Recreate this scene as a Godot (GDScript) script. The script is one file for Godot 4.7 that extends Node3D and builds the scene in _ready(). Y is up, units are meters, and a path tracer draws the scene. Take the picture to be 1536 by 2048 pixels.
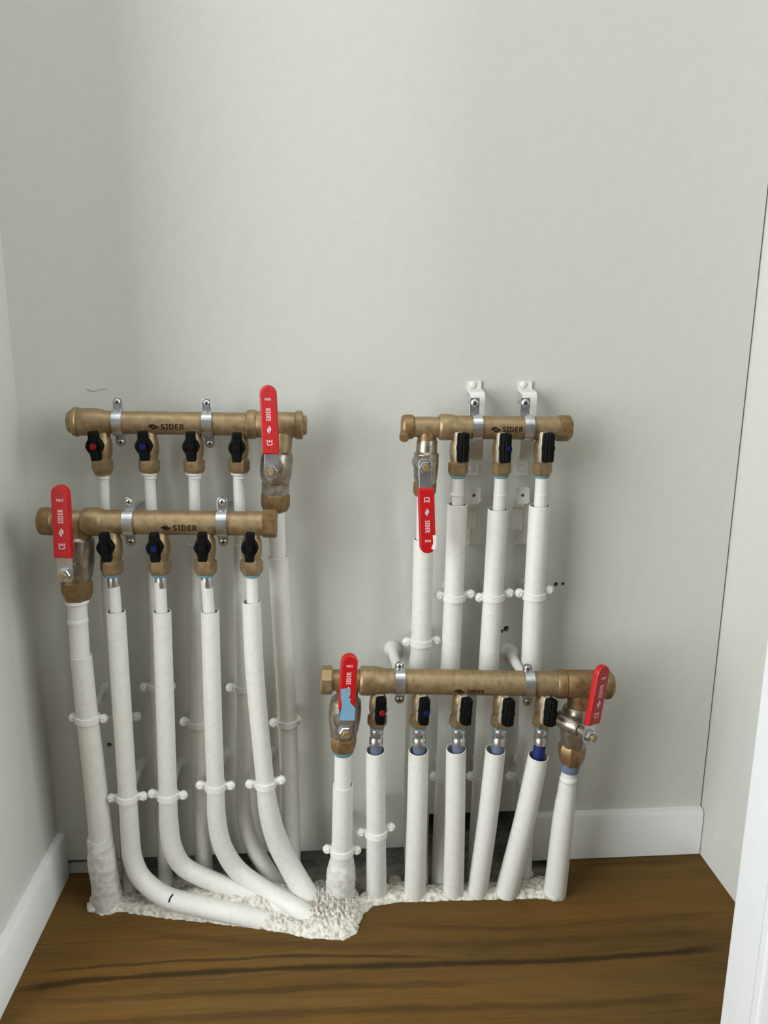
extends Node3D
# A shallow closet with four brass water manifolds, their red-levered ball valves and white conduits.

const F := 1540.0
var CB := Basis()
var CP := Vector3(0.36726, 0.71801, 0.95)
var M := {}
var counts := {}

func _ready():
	# ---------- camera, environment, lights ----------
	CB = Basis.from_euler(Vector3(deg_to_rad(-12.5072), deg_to_rad(-4.2853), deg_to_rad(0.4781)))
	var cam := Camera3D.new()
	cam.name = "camera"
	cam.fov = rad_to_deg(2.0 * atan(1024.0 / F))
	cam.near = 0.02
	cam.transform = Transform3D(CB, CP)
	add_child(cam)
	cam.current = true
	var env := Environment.new()
	env.background_mode = Environment.BG_COLOR
	env.background_color = Color(0.02, 0.02, 0.02)
	env.tonemap_mode = Environment.TONE_MAPPER_LINEAR
	env.tonemap_exposure = 1.07
	env.sdfgi_enabled = true
	env.ssao_enabled = true
	env.ssil_enabled = true
	var we := WorldEnvironment.new()
	we.name = "environment"
	we.environment = env
	add_child(we)

	make_materials()
	add_fill_window("window_1", Vector3(-1.195, 1.12, 1.50), Vector2(1.8, 2.0), PI / 2, 7.4, "unseen frosted window added as a light source beyond the baseboard side")  # out of view, added as the main side light
	add_fill_window("window_2", Vector3(1.995, 1.35, 1.45), Vector2(1.7, 1.7), -PI / 2, 4.0, "unseen frosted window added as a light source beyond the door frame side")  # out of view, added as the weaker light from the other side
	added_ceiling_lamp(Vector3(0.40, 2.5, 0.75), Vector2(1.6, 0.5), 0.6)

	# ---------- the room ----------
	build_room()
	build_floor()
	build_plaster()

	# ---------- manifolds and pipes ----------
	build_rear_manifold()
	build_front_manifold()
	build_three_outlet_manifold()
	build_five_outlet_manifold()

# ============================================================ pixel tools
func ray(x: float, y: float) -> Vector3:
	return CB * Vector3((x - 768.0) / F, -(y - 1024.0) / F, -1.0)

func P(x: float, y: float, z: float) -> Vector3:      # on the plane z metres in front of the back wall
	var d := ray(x, y)
	return CP + d * ((z - CP.z) / d.z)

func G(x: float, y: float, h := 0.0) -> Vector3:      # at height h above the floor
	var d := ray(x, y)
	return CP + d * ((h - CP.y) / d.y)

func S(p: Vector3) -> float:                          # metres per photo pixel at a point
	return -(CB.inverse() * (p - CP)).z / F

# ============================================================ nodes
func numbered(called: String) -> String:
	if not counts.has(called):
		counts[called] = 0
		return called
	counts[called] += 1
	return "%s_%03d" % [called, counts[called]]

func thing(called: String, label: String, category: String, at := Vector3.ZERO, group := "") -> Node3D:
	var o := Node3D.new()
	o.name = numbered(called)
	add_child(o)
	o.position = at
	o.set_meta("label", label)
	o.set_meta("category", category)
	if group != "":
		o.set_meta("group", group)
	return o

func obj(called: String, st: SurfaceTool, m: Material, parent: Node3D) -> MeshInstance3D:
	var o := MeshInstance3D.new()
	o.name = called
	o.mesh = st.commit()
	o.material_override = m
	o.cast_shadow = GeometryInstance3D.SHADOW_CASTING_SETTING_ON
	parent.add_child(o, true)
	if parent != self:
		o.position = -origin_of(parent)
	return o

func origin_of(n: Node) -> Vector3:
	var p := Vector3.ZERO
	while n != self and n != null:
		p += (n as Node3D).position
		n = n.get_parent()
	return p

func struct(o: Node3D, label: String, category: String) -> void:
	o.set_meta("kind", "structure")
	o.set_meta("label", label)
	o.set_meta("category", category)

func mb() -> SurfaceTool:
	var st := SurfaceTool.new()
	st.begin(Mesh.PRIMITIVE_TRIANGLES)
	return st

# ============================================================ shapes
func tri(st: SurfaceTool, a: Vector3, b: Vector3, c: Vector3, na: Vector3, nb: Vector3, nc: Vector3) -> void:
	# emits a triangle whose front side is the side the normals point to
	var n := (b - a).cross(c - a)
	if n.dot(na + nb + nc) > 0.0:
		st.set_normal(na); st.add_vertex(a)
		st.set_normal(nc); st.add_vertex(c)
		st.set_normal(nb); st.add_vertex(b)
	else:
		st.set_normal(na); st.add_vertex(a)
		st.set_normal(nb); st.add_vertex(b)
		st.set_normal(nc); st.add_vertex(c)

func quad(st: SurfaceTool, a: Vector3, b: Vector3, c: Vector3, d: Vector3, na: Vector3, nb: Vector3, nc: Vector3, nd: Vector3) -> void:
	tri(st, a, b, c, na, nb, nc)
	tri(st, a, c, d, na, nc, nd)

# rings: array of [centre, axis_x, axis_y, radius]; joins them into a skin
func skin(st: SurfaceTool, rings: Array, seg := 24, flat := false, cap0 := true, cap1 := true, noise: FastNoiseLite = null, amp := 0.0) -> void:
	var n := rings.size()
	var rad := func(r: Array, k: int) -> Vector3:
		var a := TAU * (float(k) + (0.5 if flat else 0.0)) / seg
		return (r[1] as Vector3) * cos(a) + (r[2] as Vector3) * sin(a)
	# profile normals for each strip: [radial weight, axial weight]
	var sn := []
	for i in n - 1:
		var ax: Vector3 = rings[i + 1][0] - rings[i][0]
		var t: Vector3 = (rings[i][1] as Vector3).cross(rings[i][2]).normalized()
		var dl := ax.dot(t)
		var dr: float = rings[i + 1][3] - rings[i][3]
		var v := Vector2(dl, -dr)
		if v.length() < 1e-9:
			v = Vector2(1, 0)
		sn.append(v.normalized())
	var pts := []
	for i in n:
		var row := []
		for k in seg:
			var d: Vector3 = rad.call(rings[i], k)
			var rr: float = rings[i][3]
			if noise != null:
				var p0: Vector3 = rings[i][0] + d * rr
				rr += amp * noise.get_noise_3dv(p0 * 1000.0)
			row.append((rings[i][0] as Vector3) + d * rr)
		pts.append(row)
	for i in n - 1:
		var t: Vector3 = (rings[i][1] as Vector3).cross(rings[i][2]).normalized()
		var a0: Vector2 = sn[i]
		var a1: Vector2 = sn[i]
		if i > 0 and a0.dot(sn[i - 1]) > 0.78:
			a0 = (a0 + sn[i - 1]).normalized()
		if i < n - 2 and a1.dot(sn[i + 1]) > 0.78:
			a1 = (a1 + sn[i + 1]).normalized()
		for k in seg:
			var k2 := (k + 1) % seg
			var d0: Vector3 = rad.call(rings[i], k)
			var d1: Vector3 = rad.call(rings[i], k2)
			var e0: Vector3 = rad.call(rings[i + 1], k)
			var e1: Vector3 = rad.call(rings[i + 1], k2)
			if flat:
				var md := (d0 + d1).normalized()
				d0 = md; d1 = md; e0 = md; e1 = md
			var na := (d0 * a0.x + t * a0.y).normalized()
			var nb := (d1 * a0.x + t * a0.y).normalized()
			var nc := (e1 * a1.x + t * a1.y).normalized()
			var nd := (e0 * a1.x + t * a1.y).normalized()
			quad(st, pts[i][k], pts[i][k2], pts[i + 1][k2], pts[i + 1][k], na, nb, nc, nd)
	for e in 2:
		if (e == 0 and not cap0) or (e == 1 and not cap1):
			continue
		var i := 0 if e == 0 else n - 1
		var t: Vector3 = (rings[i][1] as Vector3).cross(rings[i][2]).normalized() * (-1.0 if e == 0 else 1.0)
		for k in seg:
			tri(st, rings[i][0], pts[i][k], pts[i][(k + 1) % seg], t, t, t)

func axes(t: Vector3, hint := Vector3(0, 0, 1)) -> Array:
	t = t.normalized()
	if absf(t.dot(hint)) > 0.95:
		hint = Vector3(1, 0, 0)
	var x := (hint - t * hint.dot(t)).normalized()
	return [x, t.cross(x).normalized()]

# a turned piece: list of [x, y, diameter in pixels], all at depth z, along the straight line first..last
func turned(st: SurfaceTool, list: Array, z: float, seg := 28, flat := false, cap0 := true, cap1 := true) -> void:
	var a := P(list[0][0], list[0][1], z)
	var b := P(list[-1][0], list[-1][1], z)
	var ax := axes(b - a)
	var rings := []
	for q in list:
		var c := P(q[0], q[1], z)
		rings.append([c, ax[0], ax[1], 0.5 * float(q[2]) * S(c)])
	skin(st, rings, seg, flat, cap0, cap1)

# a turned piece in metres along a to b: list of [fraction-free distance, radius]
func lathe(st: SurfaceTool, a: Vector3, dir: Vector3, list: Array, seg := 24, flat := false, hint := Vector3(0, 0, 1)) -> void:
	var ax := axes(dir, hint)
	var rings := []
	for q in list:
		rings.append([a + dir.normalized() * float(q[0]), ax[0], ax[1], float(q[1])])
	skin(st, rings, seg, flat)

func curve(pts: Array, step := 0.006) -> Array:       # Catmull-Rom through [pos, radius]
	var out := []
	for i in pts.size() - 1:
		var p0: Array = pts[max(i - 1, 0)]
		var p1: Array = pts[i]
		var p2: Array = pts[i + 1]
		var p3: Array = pts[min(i + 2, pts.size() - 1)]
		var n: int = max(1, int(ceil((p1[0] as Vector3).distance_to(p2[0]) / step)))
		for k in n:
			var t := float(k) / n
			out.append([(p1[0] as Vector3).cubic_interpolate(p2[0], p0[0], p3[0], t), lerpf(p1[1], p2[1], t)])
	out.append(pts[-1])
	return out

# tube along a path of [pos, radius]; with mouth > 0 the first end is open and hollow
func tube(st: SurfaceTool, path: Array, seg := 24, mouth := 0.0, noise: FastNoiseLite = null, amp := 0.0) -> void:
	var rings := []
	var n := path.size()
	var x := Vector3.ZERO
	for i in n:
		var t: Vector3 = (path[min(i + 1, n - 1)][0] - path[max(i - 1, 0)][0]).normalized()
		if i == 0:
			x = axes(t)[0]
		x = (x - t * x.dot(t)).normalized()
		var y := t.cross(x).normalized()
		if i == 0 and mouth > 0.0:
			var wall := 0.0014
			var p: Vector3 = path[0][0]
			var r: float = path[0][1]
			rings.append([p + t * mouth, x, y, r - wall])
			rings.append([p + t * 0.0004, x, y, r - wall])
			rings.append([p, x, y, r - wall + 0.0004])
			rings.append([p, x, y, r - 0.0004])
			rings.append([p + t * 0.0004, x, y, r])
		else:
			rings.append([path[i][0], x, y, path[i][1]])
	skin(st, rings, seg, false, mouth <= 0.0, true, noise, amp)

# extruded plate with bevelled front and back edges; outline in metres in the (u, v) plane
func plate(st: SurfaceTool, outline: PackedVector2Array, o: Vector3, u: Vector3, v: Vector3, thick: float, bevel := 0.0) -> void:
	var n := u.cross(v).normalized()
	var cnt := outline.size()
	var area := 0.0
	for i in cnt:
		area += outline[i].cross(outline[(i + 1) % cnt])
	if area < 0.0:
		outline.reverse()
	var nor := []
	for i in cnt:
		var e := (outline[(i + 1) % cnt] - outline[i]).normalized()
		nor.append(Vector2(e.y, -e.x))
	var vn := []
	for i in cnt:
		vn.append(((nor[i] as Vector2) + (nor[(i + cnt - 1) % cnt] as Vector2)).normalized())
	var lev := []
	if bevel > 0.0:
		lev = [[-thick * 0.5, bevel], [-thick * 0.5 + bevel * 0.3, bevel * 0.3], [-thick * 0.5 + bevel, 0.0], [thick * 0.5 - bevel, 0.0], [thick * 0.5 - bevel * 0.3, bevel * 0.3], [thick * 0.5, bevel]]
	else:
		lev = [[-thick * 0.5, 0.0], [thick * 0.5, 0.0]]
	var pt := func(i: int, l: int) -> Vector3:
		var q: Vector2 = outline[i] - (vn[i] as Vector2) * float(lev[l][1])
		return o + u * q.x + v * q.y + n * float(lev[l][0])
	for l in lev.size() - 1:
		for i in cnt:
			var j := (i + 1) % cnt
			var ni: Vector2 = nor[i]
			var nj: Vector2 = nor[i]
			if (nor[i] as Vector2).dot(nor[(i + cnt - 1) % cnt]) > 0.8:
				ni = vn[i]
			if (nor[i] as Vector2).dot(nor[j]) > 0.8:
				nj = vn[j]
			var dz: float = lev[l + 1][0] - lev[l][0]
			var di: float = lev[l + 1][1] - lev[l][1]
			var w := Vector2(dz, di).normalized()
			var a := (u * ni.x + v * ni.y) * w.x + n * w.y
			var b := (u * nj.x + v * nj.y) * w.x + n * w.y
			quad(st, pt.call(i, l), pt.call(j, l), pt.call(j, l + 1), pt.call(i, l + 1), a, b, b, a)
	var idx := Geometry2D.triangulate_polygon(outline)
	for f in [[0, -n], [lev.size() - 1, n]]:
		for k in range(0, idx.size(), 3):
			tri(st, pt.call(idx[k], f[0]), pt.call(idx[k + 1], f[0]), pt.call(idx[k + 2], f[0]), f[1], f[1], f[1])

func rect(w: float, h: float, cx := 0.0, cy := 0.0) -> PackedVector2Array:
	return PackedVector2Array([Vector2(cx - w / 2, cy - h / 2), Vector2(cx + w / 2, cy - h / 2), Vector2(cx + w / 2, cy + h / 2), Vector2(cx - w / 2, cy + h / 2)])

func disc(r: float, seg := 20, cx := 0.0, cy := 0.0) -> PackedVector2Array:
	var o := PackedVector2Array()
	for k in seg:
		o.append(Vector2(cx + r * cos(TAU * k / seg), cy + r * sin(TAU * k / seg)))
	return o

func box(st: SurfaceTool, a: Vector3, b: Vector3, bevel := 0.0) -> void:
	var c := (a + b) * 0.5
	var s := (b - a).abs()
	plate(st, rect(s.x, s.y), c, Vector3.RIGHT, Vector3.UP, s.z, bevel)

# lettering laid on a plane (radius 0) or wrapped round a cylinder whose axis is u
func lettering(text: String, height: float, o: Vector3, u: Vector3, v: Vector3, radius := 0.0, depth := 0.0004) -> SurfaceTool:
	var tm := TextMesh.new()
	tm.text = text
	var f := SystemFont.new()
	f.font_names = PackedStringArray(["Droid Sans"])
	f.font_weight = 700
	tm.font = f
	tm.font_size = 32
	tm.pixel_size = height / 24.0
	tm.depth = depth
	tm.curve_step = 2.0
	var arr := tm.get_mesh_arrays()
	var vs: PackedVector3Array = arr[Mesh.ARRAY_VERTEX]
	var ids = arr[Mesh.ARRAY_INDEX]
	var order := []
	if ids != null and ids.size() > 0:
		order = Array(ids)
	else:
		order = range(vs.size())
	var n := u.cross(v).normalized()
	var st := mb()
	var place := func(p: Vector3) -> Vector3:
		if radius <= 0.0:
			return o + u * p.x + v * p.y + n * p.z
		var a := p.y / radius
		return o - n * radius + u * p.x + (n * cos(a) + v * sin(a)) * (radius + p.z)
	for k in range(0, order.size(), 3):
		var list := [[vs[order[k]], vs[order[k + 1]], vs[order[k + 2]]]]
		for lv in (2 if radius > 0.0 else 0):
			var nx := []
			for q in list:
				var ab: Vector3 = (q[0] + q[1]) * 0.5
				var bc: Vector3 = (q[1] + q[2]) * 0.5
				var ca: Vector3 = (q[2] + q[0]) * 0.5
				nx.append_array([[q[0], ab, ca], [ab, q[1], bc], [ca, bc, q[2]], [ab, bc, ca]])
			list = nx
		for q in list:
			var a: Vector3 = place.call(q[0])
			var b: Vector3 = place.call(q[1])
			var c: Vector3 = place.call(q[2])
			var fn := (c - a).cross(b - a)
			if fn.length() < 1e-14:
				continue
			fn = fn.normalized()
			for w in [a, b, c]:
				st.set_normal(fn)
				st.add_vertex(w)
	return st

# ============================================================ materials
func noise_tex(freq: float, cols: Array, offs: Array, sd := 1, kind := FastNoiseLite.TYPE_SIMPLEX_SMOOTH, size := 512, oct := 4) -> NoiseTexture2D:
	var n := FastNoiseLite.new()
	n.seed = sd
	n.noise_type = kind
	n.frequency = freq
	n.fractal_octaves = oct
	var g := Gradient.new()
	g.colors = PackedColorArray(cols)
	g.offsets = PackedFloat32Array(offs)
	var t := NoiseTexture2D.new()
	t.width = size
	t.height = size
	t.seamless = true
	t.noise = n
	t.color_ramp = g
	return t

func bump_tex(freq: float, strength: float, sd := 1, oct := 3) -> NoiseTexture2D:
	var n := FastNoiseLite.new()
	n.seed = sd
	n.frequency = freq
	n.fractal_octaves = oct
	var t := NoiseTexture2D.new()
	t.width = 512
	t.height = 512
	t.seamless = true
	t.noise = n
	t.as_normal_map = true
	t.bump_strength = strength
	return t

func mat(c: Color, rough: float, metal := 0.0) -> StandardMaterial3D:
	var m := StandardMaterial3D.new()
	m.albedo_color = c
	m.roughness = rough
	m.metallic = metal
	return m

func dull(m: StandardMaterial3D) -> StandardMaterial3D:
	m.metallic_specular = 0.25
	return m

func tri_tex(m: StandardMaterial3D, tex: Texture2D, per_metre: float, nrm: Texture2D = null, nscale := 0.3) -> StandardMaterial3D:
	if tex != null:
		m.albedo_texture = tex
	m.uv1_triplanar = true
	m.uv1_world_triplanar = true
	m.uv1_scale = Vector3.ONE * per_metre
	if nrm != null:
		m.normal_enabled = true
		m.normal_texture = nrm
		m.normal_scale = nscale
	return m

func make_materials() -> void:
	var paint_grain := noise_tex(0.02, [Color(0.992, 0.992, 0.991), Color(1, 1, 1)], [0.3, 0.7], 3)
	var roller := bump_tex(0.12, 3.0, 5)
	M.wall = tri_tex(mat(Color(0.765, 0.763, 0.732), 0.75), paint_grain, 5.0, roller, 0.035)
	M.trim = tri_tex(mat(Color(0.845, 0.845, 0.83), 0.45), paint_grain, 2.0)
	M.jamb = tri_tex(mat(Color(0.86, 0.865, 0.865), 0.4), paint_grain, 2.0)
	M.fill_cut_grey = tri_tex(mat(Color(0.27, 0.26, 0.25), 0.8), paint_grain, 2.0)  # dark tone picked to weaken light bounced in from the front
	M.pipe = tri_tex(mat(Color(0.835, 0.83, 0.80), 0.5), noise_tex(0.015, [Color(0.965, 0.962, 0.955), Color(1, 1, 1), Color(0.98, 0.978, 0.97)], [0.2, 0.5, 0.9], 7), 9.0)
	M.pipe_core = tri_tex(mat(Color(0.835, 0.83, 0.81), 0.42), paint_grain, 12.0)
	M.clip = tri_tex(mat(Color(0.845, 0.84, 0.815), 0.55), paint_grain, 14.0)
	M.ceiling = tri_tex(mat(Color(0.82, 0.82, 0.81), 0.85), paint_grain, 2.0)
	M.brass = tri_tex(mat(Color(0.63, 0.545, 0.415), 0.46, 0.6), noise_tex(0.02, [Color(0.82, 0.79, 0.74), Color(0.93, 0.92, 0.9), Color(1, 1, 1)], [0.1, 0.45, 0.85], 11), 9.0, bump_tex(0.1, 2.0, 12), 0.12)
	M.brass_dark = tri_tex(mat(Color(0.56, 0.46, 0.325), 0.44, 0.62), noise_tex(0.02, [Color(0.8, 0.76, 0.7), Color(0.95, 0.93, 0.9), Color(1, 1, 1)], [0.1, 0.45, 0.85], 13), 9.0, bump_tex(0.1, 2.0, 12), 0.12)
	M.nickel = tri_tex(mat(Color(0.68, 0.655, 0.61), 0.33, 0.85), noise_tex(0.02, [Color(0.74, 0.70, 0.64), Color(0.92, 0.9, 0.88), Color(1, 1, 1)], [0.15, 0.5, 0.8], 15), 8.0, bump_tex(0.08, 3.0, 16), 0.2)
	M.zinc = tri_tex(mat(Color(0.80, 0.81, 0.82), 0.24, 0.9), noise_tex(0.012, [Color(0.9, 0.9, 0.9), Color(1, 1, 1)], [0.3, 0.7], 17), 9.0)
	M.pale_metal = mat(Color(0.66, 0.62, 0.54), 0.45, 0.4)
	M.screw = mat(Color(0.76, 0.76, 0.76), 0.3, 0.9)
	M.screw_slot = mat(Color(0.12, 0.12, 0.12), 0.6, 0.3)
	M.red = tri_tex(mat(Color(0.70, 0.03, 0.055), 0.42), noise_tex(0.03, [Color(0.9, 0.9, 0.9), Color(1, 1, 1)], [0.3, 0.7], 19), 16.0)
	M.black = tri_tex(dull(mat(Color(0.016, 0.016, 0.018), 0.6)), noise_tex(0.03, [Color(0.8, 0.8, 0.8), Color(1, 1, 1)], [0.3, 0.7], 21), 20.0)
	M.dot_red = dull(mat(Color(0.46, 0.08, 0.09), 0.7))
	M.dot_blue = dull(mat(Color(0.045, 0.085, 0.30), 0.7))
	M.dot_black = dull(mat(Color(0.02, 0.02, 0.022), 0.65))
	M.print_white = mat(Color(0.80, 0.70, 0.70), 0.6)
	M.print_dark = dull(mat(Color(0.17, 0.12, 0.065), 0.8))
	M.teal = mat(Color(0.36, 0.52, 0.56), 0.6)
	M.sky_paint = tri_tex(mat(Color(0.42, 0.58, 0.68), 0.6), paint_grain, 10.0)
	M.blue_sleeve = mat(Color(0.36, 0.40, 0.48), 0.5)
	M.deep_blue = mat(Color(0.07, 0.13, 0.36), 0.5)
	var clear := mat(Color(0.86, 0.88, 0.88, 0.32), 0.08)
	clear.transparency = BaseMaterial3D.TRANSPARENCY_ALPHA
	M.clear = clear
	M.plaster = tri_tex(mat(Color(0.84, 0.825, 0.79), 0.9), noise_tex(0.035, [Color(0.66, 0.63, 0.58), Color(0.93, 0.92, 0.9), Color(1, 1, 1)], [0.2, 0.48, 0.8], 23), 8.0, bump_tex(0.09, 5.0, 24), 0.28)
	M.paint_lumps = tri_tex(mat(Color(0.83, 0.825, 0.80), 0.65), noise_tex(0.03, [Color(0.88, 0.87, 0.85), Color(1, 1, 1)], [0.25, 0.6], 29), 6.0, bump_tex(0.05, 4.0, 30), 0.3)
	M.concrete = tri_tex(mat(Color(0.58, 0.56, 0.53), 0.95), noise_tex(0.02, [Color(0.80, 0.79, 0.77), Color(0.93, 0.92, 0.9), Color(1.0, 1.0, 1.0)], [0.2, 0.5, 0.85], 25), 5.0, bump_tex(0.08, 6.0, 26), 0.3)

# ============================================================ light
func added_ceiling_lamp(at: Vector3, size: Vector2, energy: float) -> void:  # added lamp out of view, gives extra light from above
	var t := thing("added_ceiling_lamp", "unseen long flat ceiling lamp added to light the closet from above", "lamp", at)
	var st := mb()
	box(st, at + Vector3(-size.x / 2 - 0.02, -0.04, -size.y / 2 - 0.02), at + Vector3(size.x / 2 + 0.02, -0.001, size.y / 2 + 0.02), 0.004)
	obj("housing", st, M.trim, t)
	st = mb()
	box(st, at + Vector3(-size.x / 2, -0.046, -size.y / 2), at + Vector3(size.x / 2, -0.0405, size.y / 2))
	var gm := mat(Color(0.9, 0.9, 0.9), 0.6)
	gm.emission_enabled = true
	gm.emission = Color(0.97, 0.99, 1.0)
	gm.emission_energy_multiplier = 0.2
	obj("diffuser", st, gm, t)
	var l := AreaLight3D.new()
	l.name = "added_lamp_light"
	l.area_size = size * 0.97
	l.light_color = Color(0.97, 0.99, 1.0)
	l.light_energy = energy
	l.area_range = 8.0
	l.area_attenuation = 2.0
	l.shadow_enabled = true
	t.add_child(l)
	l.position = Vector3(0, -0.05, 0)
	l.rotation = Vector3(-PI / 2, 0, 0)

# an added, unseen window that lights the closet: frame, glowing pane, area light
func add_fill_window(called: String, at: Vector3, size: Vector2, turn: float, energy: float, label: String) -> void:
	var t := Node3D.new()
	t.name = called
	add_child(t)
	t.position = at
	struct(t, label, "window")
	var n := Vector3.BACK.rotated(Vector3.UP, turn)
	var u := Vector3.RIGHT.rotated(Vector3.UP, turn)
	var st := mb()
	plate(st, rect(size.x, size.y), at + n * 0.004, u, Vector3.UP, 0.006)
	var gm := mat(Color(0.9, 0.93, 0.95), 0.5)
	gm.emission_enabled = true
	gm.emission = Color(0.97, 0.99, 1.0)
	gm.emission_energy_multiplier = 0.2
	obj("pane", st, gm, t)
	for q in [[size.x + 0.1, 0.06, 0.0, size.y / 2 + 0.02], [size.x + 0.1, 0.06, 0.0, -size.y / 2 - 0.02], [0.06, size.y + 0.1, size.x / 2 + 0.02, 0.0], [0.06, size.y + 0.1, -size.x / 2 - 0.02, 0.0]]:
		st = mb()
		plate(st, rect(q[0], q[1], q[2], q[3]), at + n * 0.02, u, Vector3.UP, 0.04, 0.004)
		obj("window_frame", st, M.trim, t)
	var l := AreaLight3D.new()
	l.name = "window_fill_light"
	l.area_size = size * 0.97
	l.light_color = Color(0.97, 0.99, 1.0)
	l.light_energy = energy
	l.area_range = 8.0
	l.area_attenuation = 2.0
	l.shadow_enabled = true
	t.add_child(l)
	l.position = n * 0.02
	l.rotation = Vector3(0, turn + PI, 0)

# ============================================================ room
const W := 0.8987
func slab(called: String, a: Vector3, b: Vector3, m: Material, label: String, category: String, bevel := 0.0) -> MeshInstance3D:
	var st := mb()
	box(st, a, b, bevel)
	var o := obj(called, st, m, self)
	struct(o, label, category)
	return o

func build_room() -> void:
	# back wall with drilled holes, its lower edge stops short of the floor
	var cs := CSGBox3D.new()
	cs.name = "wall_back"
	var lo := Vector3(-0.15, 0.024, -0.10)
	var hi := Vector3(W - 0.0022, 2.5, 0.0)
	cs.size = hi - lo
	cs.position = (lo + hi) * 0.5
	cs.material = M.wall
	for q in [[218.5, 1490.0, 5.0], [1112.0, 1169.0, 4.5], [1126.0, 1168.0, 3.6], [1013.0, 1258.0, 6.5], [1004.0, 1263.0, 4.0]]:
		var c := CSGCylinder3D.new()
		var p := P(q[0], q[1], 0.0)
		c.operation = CSGShape3D.OPERATION_SUBTRACTION
		c.radius = q[2] * S(p)
		c.height = 0.08
		c.sides = 18
		c.rotation = Vector3(PI / 2, 0, 0)
		c.position = p - cs.position
		c.name = "drill_hole"
		c.material = M.wall
		cs.add_child(c, true)
	# rough opening left in the foot of the wall behind the low conduits
	var oa := P(858, 1628, 0.0)
	var ob := P(1043, 1628, 0.0)
	var cut := CSGBox3D.new()
	cut.name = "wall_opening"
	cut.operation = CSGShape3D.OPERATION_SUBTRACTION
	cut.size = Vector3(ob.x - oa.x, 0.12, 0.19)
	cut.position = Vector3((oa.x + ob.x) * 0.5, oa.y - 0.06, 0.0) - cs.position
	cut.material = M.concrete
	cs.add_child(cut)
	add_child(cs)
	struct(cs, "plain white painted back wall of the closet with drilled holes", "wall")
	# raised filler smear on the wall
	var st := mb()
	for q in [[192.0, 778.0, 36.0, 6.0, 0.1], [790.0, 1300.0, 30.0, 10.0, 0.5]]:
		var p := P(q[0], q[1], 0.0)
		var o := PackedVector2Array()
		for k in 18:
			var a := TAU * k / 18
			var rr := 1.0 + 0.25 * sin(3.0 * a + q[4] * 9.0)
			o.append(Vector2(cos(a) * q[2] * 0.5 * rr, sin(a) * q[3] * 0.5 * rr).rotated(q[4]) * S(p))
		plate(st, o, p + Vector3(0, 0, 0.0002), Vector3.RIGHT, Vector3.UP, 0.0016, 0.0006)
	var fl := obj("filler_smear", st, M.wall, cs)
	fl.position = -cs.position
	slab("wall_left", Vector3(-0.10, -0.1, -0.1), Vector3(0.0, 2.5, 0.25), M.wall, "white painted closet side wall carrying a long baseboard", "wall")
	slab("wall_right", Vector3(W, -0.1, -0.1), Vector3(1.1, 2.5, 0.36), M.wall, "smooth white side panel of the closet next to the door frame", "wall")
	slab("wall_plate", Vector3(P(262, 1720, 0.0).x, -0.1, -0.1), Vector3(W - 0.001, 0.0225, -0.030), M.concrete, "rough grey base strip behind the gap under the back wall", "wall")
	slab("wall_plate_painted", Vector3(0.0, -0.1, -0.1), Vector3(P(262, 1720, 0.0).x, 0.0165, -0.005), M.wall, "white painted base strip under the back wall beside the baseboard", "wall")
	slab("ceiling", Vector3(-1.3, 2.5, -0.1), Vector3(2.1, 2.6, 2.7), M.ceiling, "white ceiling above closet and room", "ceiling")
	slab("wall_front", Vector3(-1.3, -0.1, 2.6), Vector3(2.1, 2.5, 2.7), M.fill_cut_grey, "unseen room wall facing the closet, made dark grey to cut frontal fill", "wall")  # unseen wall, darkened to hold back frontal fill light
	slab("wall_room_left", Vector3(-1.3, -0.1, 0.25), Vector3(-1.2, 2.5, 2.6), M.wall, "white side wall of the room beyond the baseboard side", "wall")
	slab("wall_room_right", Vector3(2.0, -0.1, 0.36), Vector3(2.1, 2.5, 2.6), M.wall, "white side wall of the room beyond the door frame side", "wall")
	slab("wall_partition_left", Vector3(-1.3, -0.1, 0.15), Vector3(-0.10, 2.5, 0.25), M.wall, "white partition wall continuing from the closet baseboard side", "wall")
	slab("wall_partition_right", Vector3(1.1, -0.1, 0.26), Vector3(2.1, 2.5, 0.36), M.wall, "white partition wall continuing from the door frame", "wall")
	# door frame at the closet mouth: lining with a rounded casing in front
	var jr := Node3D.new()
	jr.name = "trim_1"
	add_child(jr)
	struct(jr, "bright white wooden door frame upright at the closet mouth", "door frame")
	st = mb()
	box(st, Vector3(0.7765, 0.0, 0.300), Vector3(W + 0.02, 2.06, 0.352), 0.002)
	obj("lining", st, M.jamb, jr)
	st = mb()
	box(st, Vector3(0.7725, 0.0, 0.352), Vector3(W + 0.06, 2.12, 0.366), 0.003)
	obj("casing", st, M.jamb, jr)
	# baseboards
	var bl := Node3D.new()
	bl.name = "baseboard_left"
	add_child(bl)
	struct(bl, "white painted baseboard along the closet side wall", "baseboard")
	st = mb()
	plate(st, PackedVector2Array([Vector2(0, 0), Vector2(0.0105, 0), Vector2(0.0105, 0.0615), Vector2(0.0085, 0.0650), Vector2(0, 0.0670)]), Vector3(0, 0, 0.125), Vector3.RIGHT, Vector3.UP, 0.25)
	obj("board", st, M.trim, bl)
	var bb := Node3D.new()
	bb.name = "baseboard_back"
	add_child(bb)
	struct(bb, "short white baseboard on the back wall beside the side panel", "baseboard")
	var xa := P(1042, 1660, 0.01).x
	st = mb()
	plate(st, PackedVector2Array([Vector2(0, 0.001), Vector2(0.010, 0.001), Vector2(0.010, 0.066), Vector2(0.008, 0.0695), Vector2(0, 0.0715)]), Vector3((xa + W) * 0.5, 0, 0), Vector3.BACK, Vector3.UP, W - xa - 0.003)
	obj("board", st, M.trim, bb)

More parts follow.
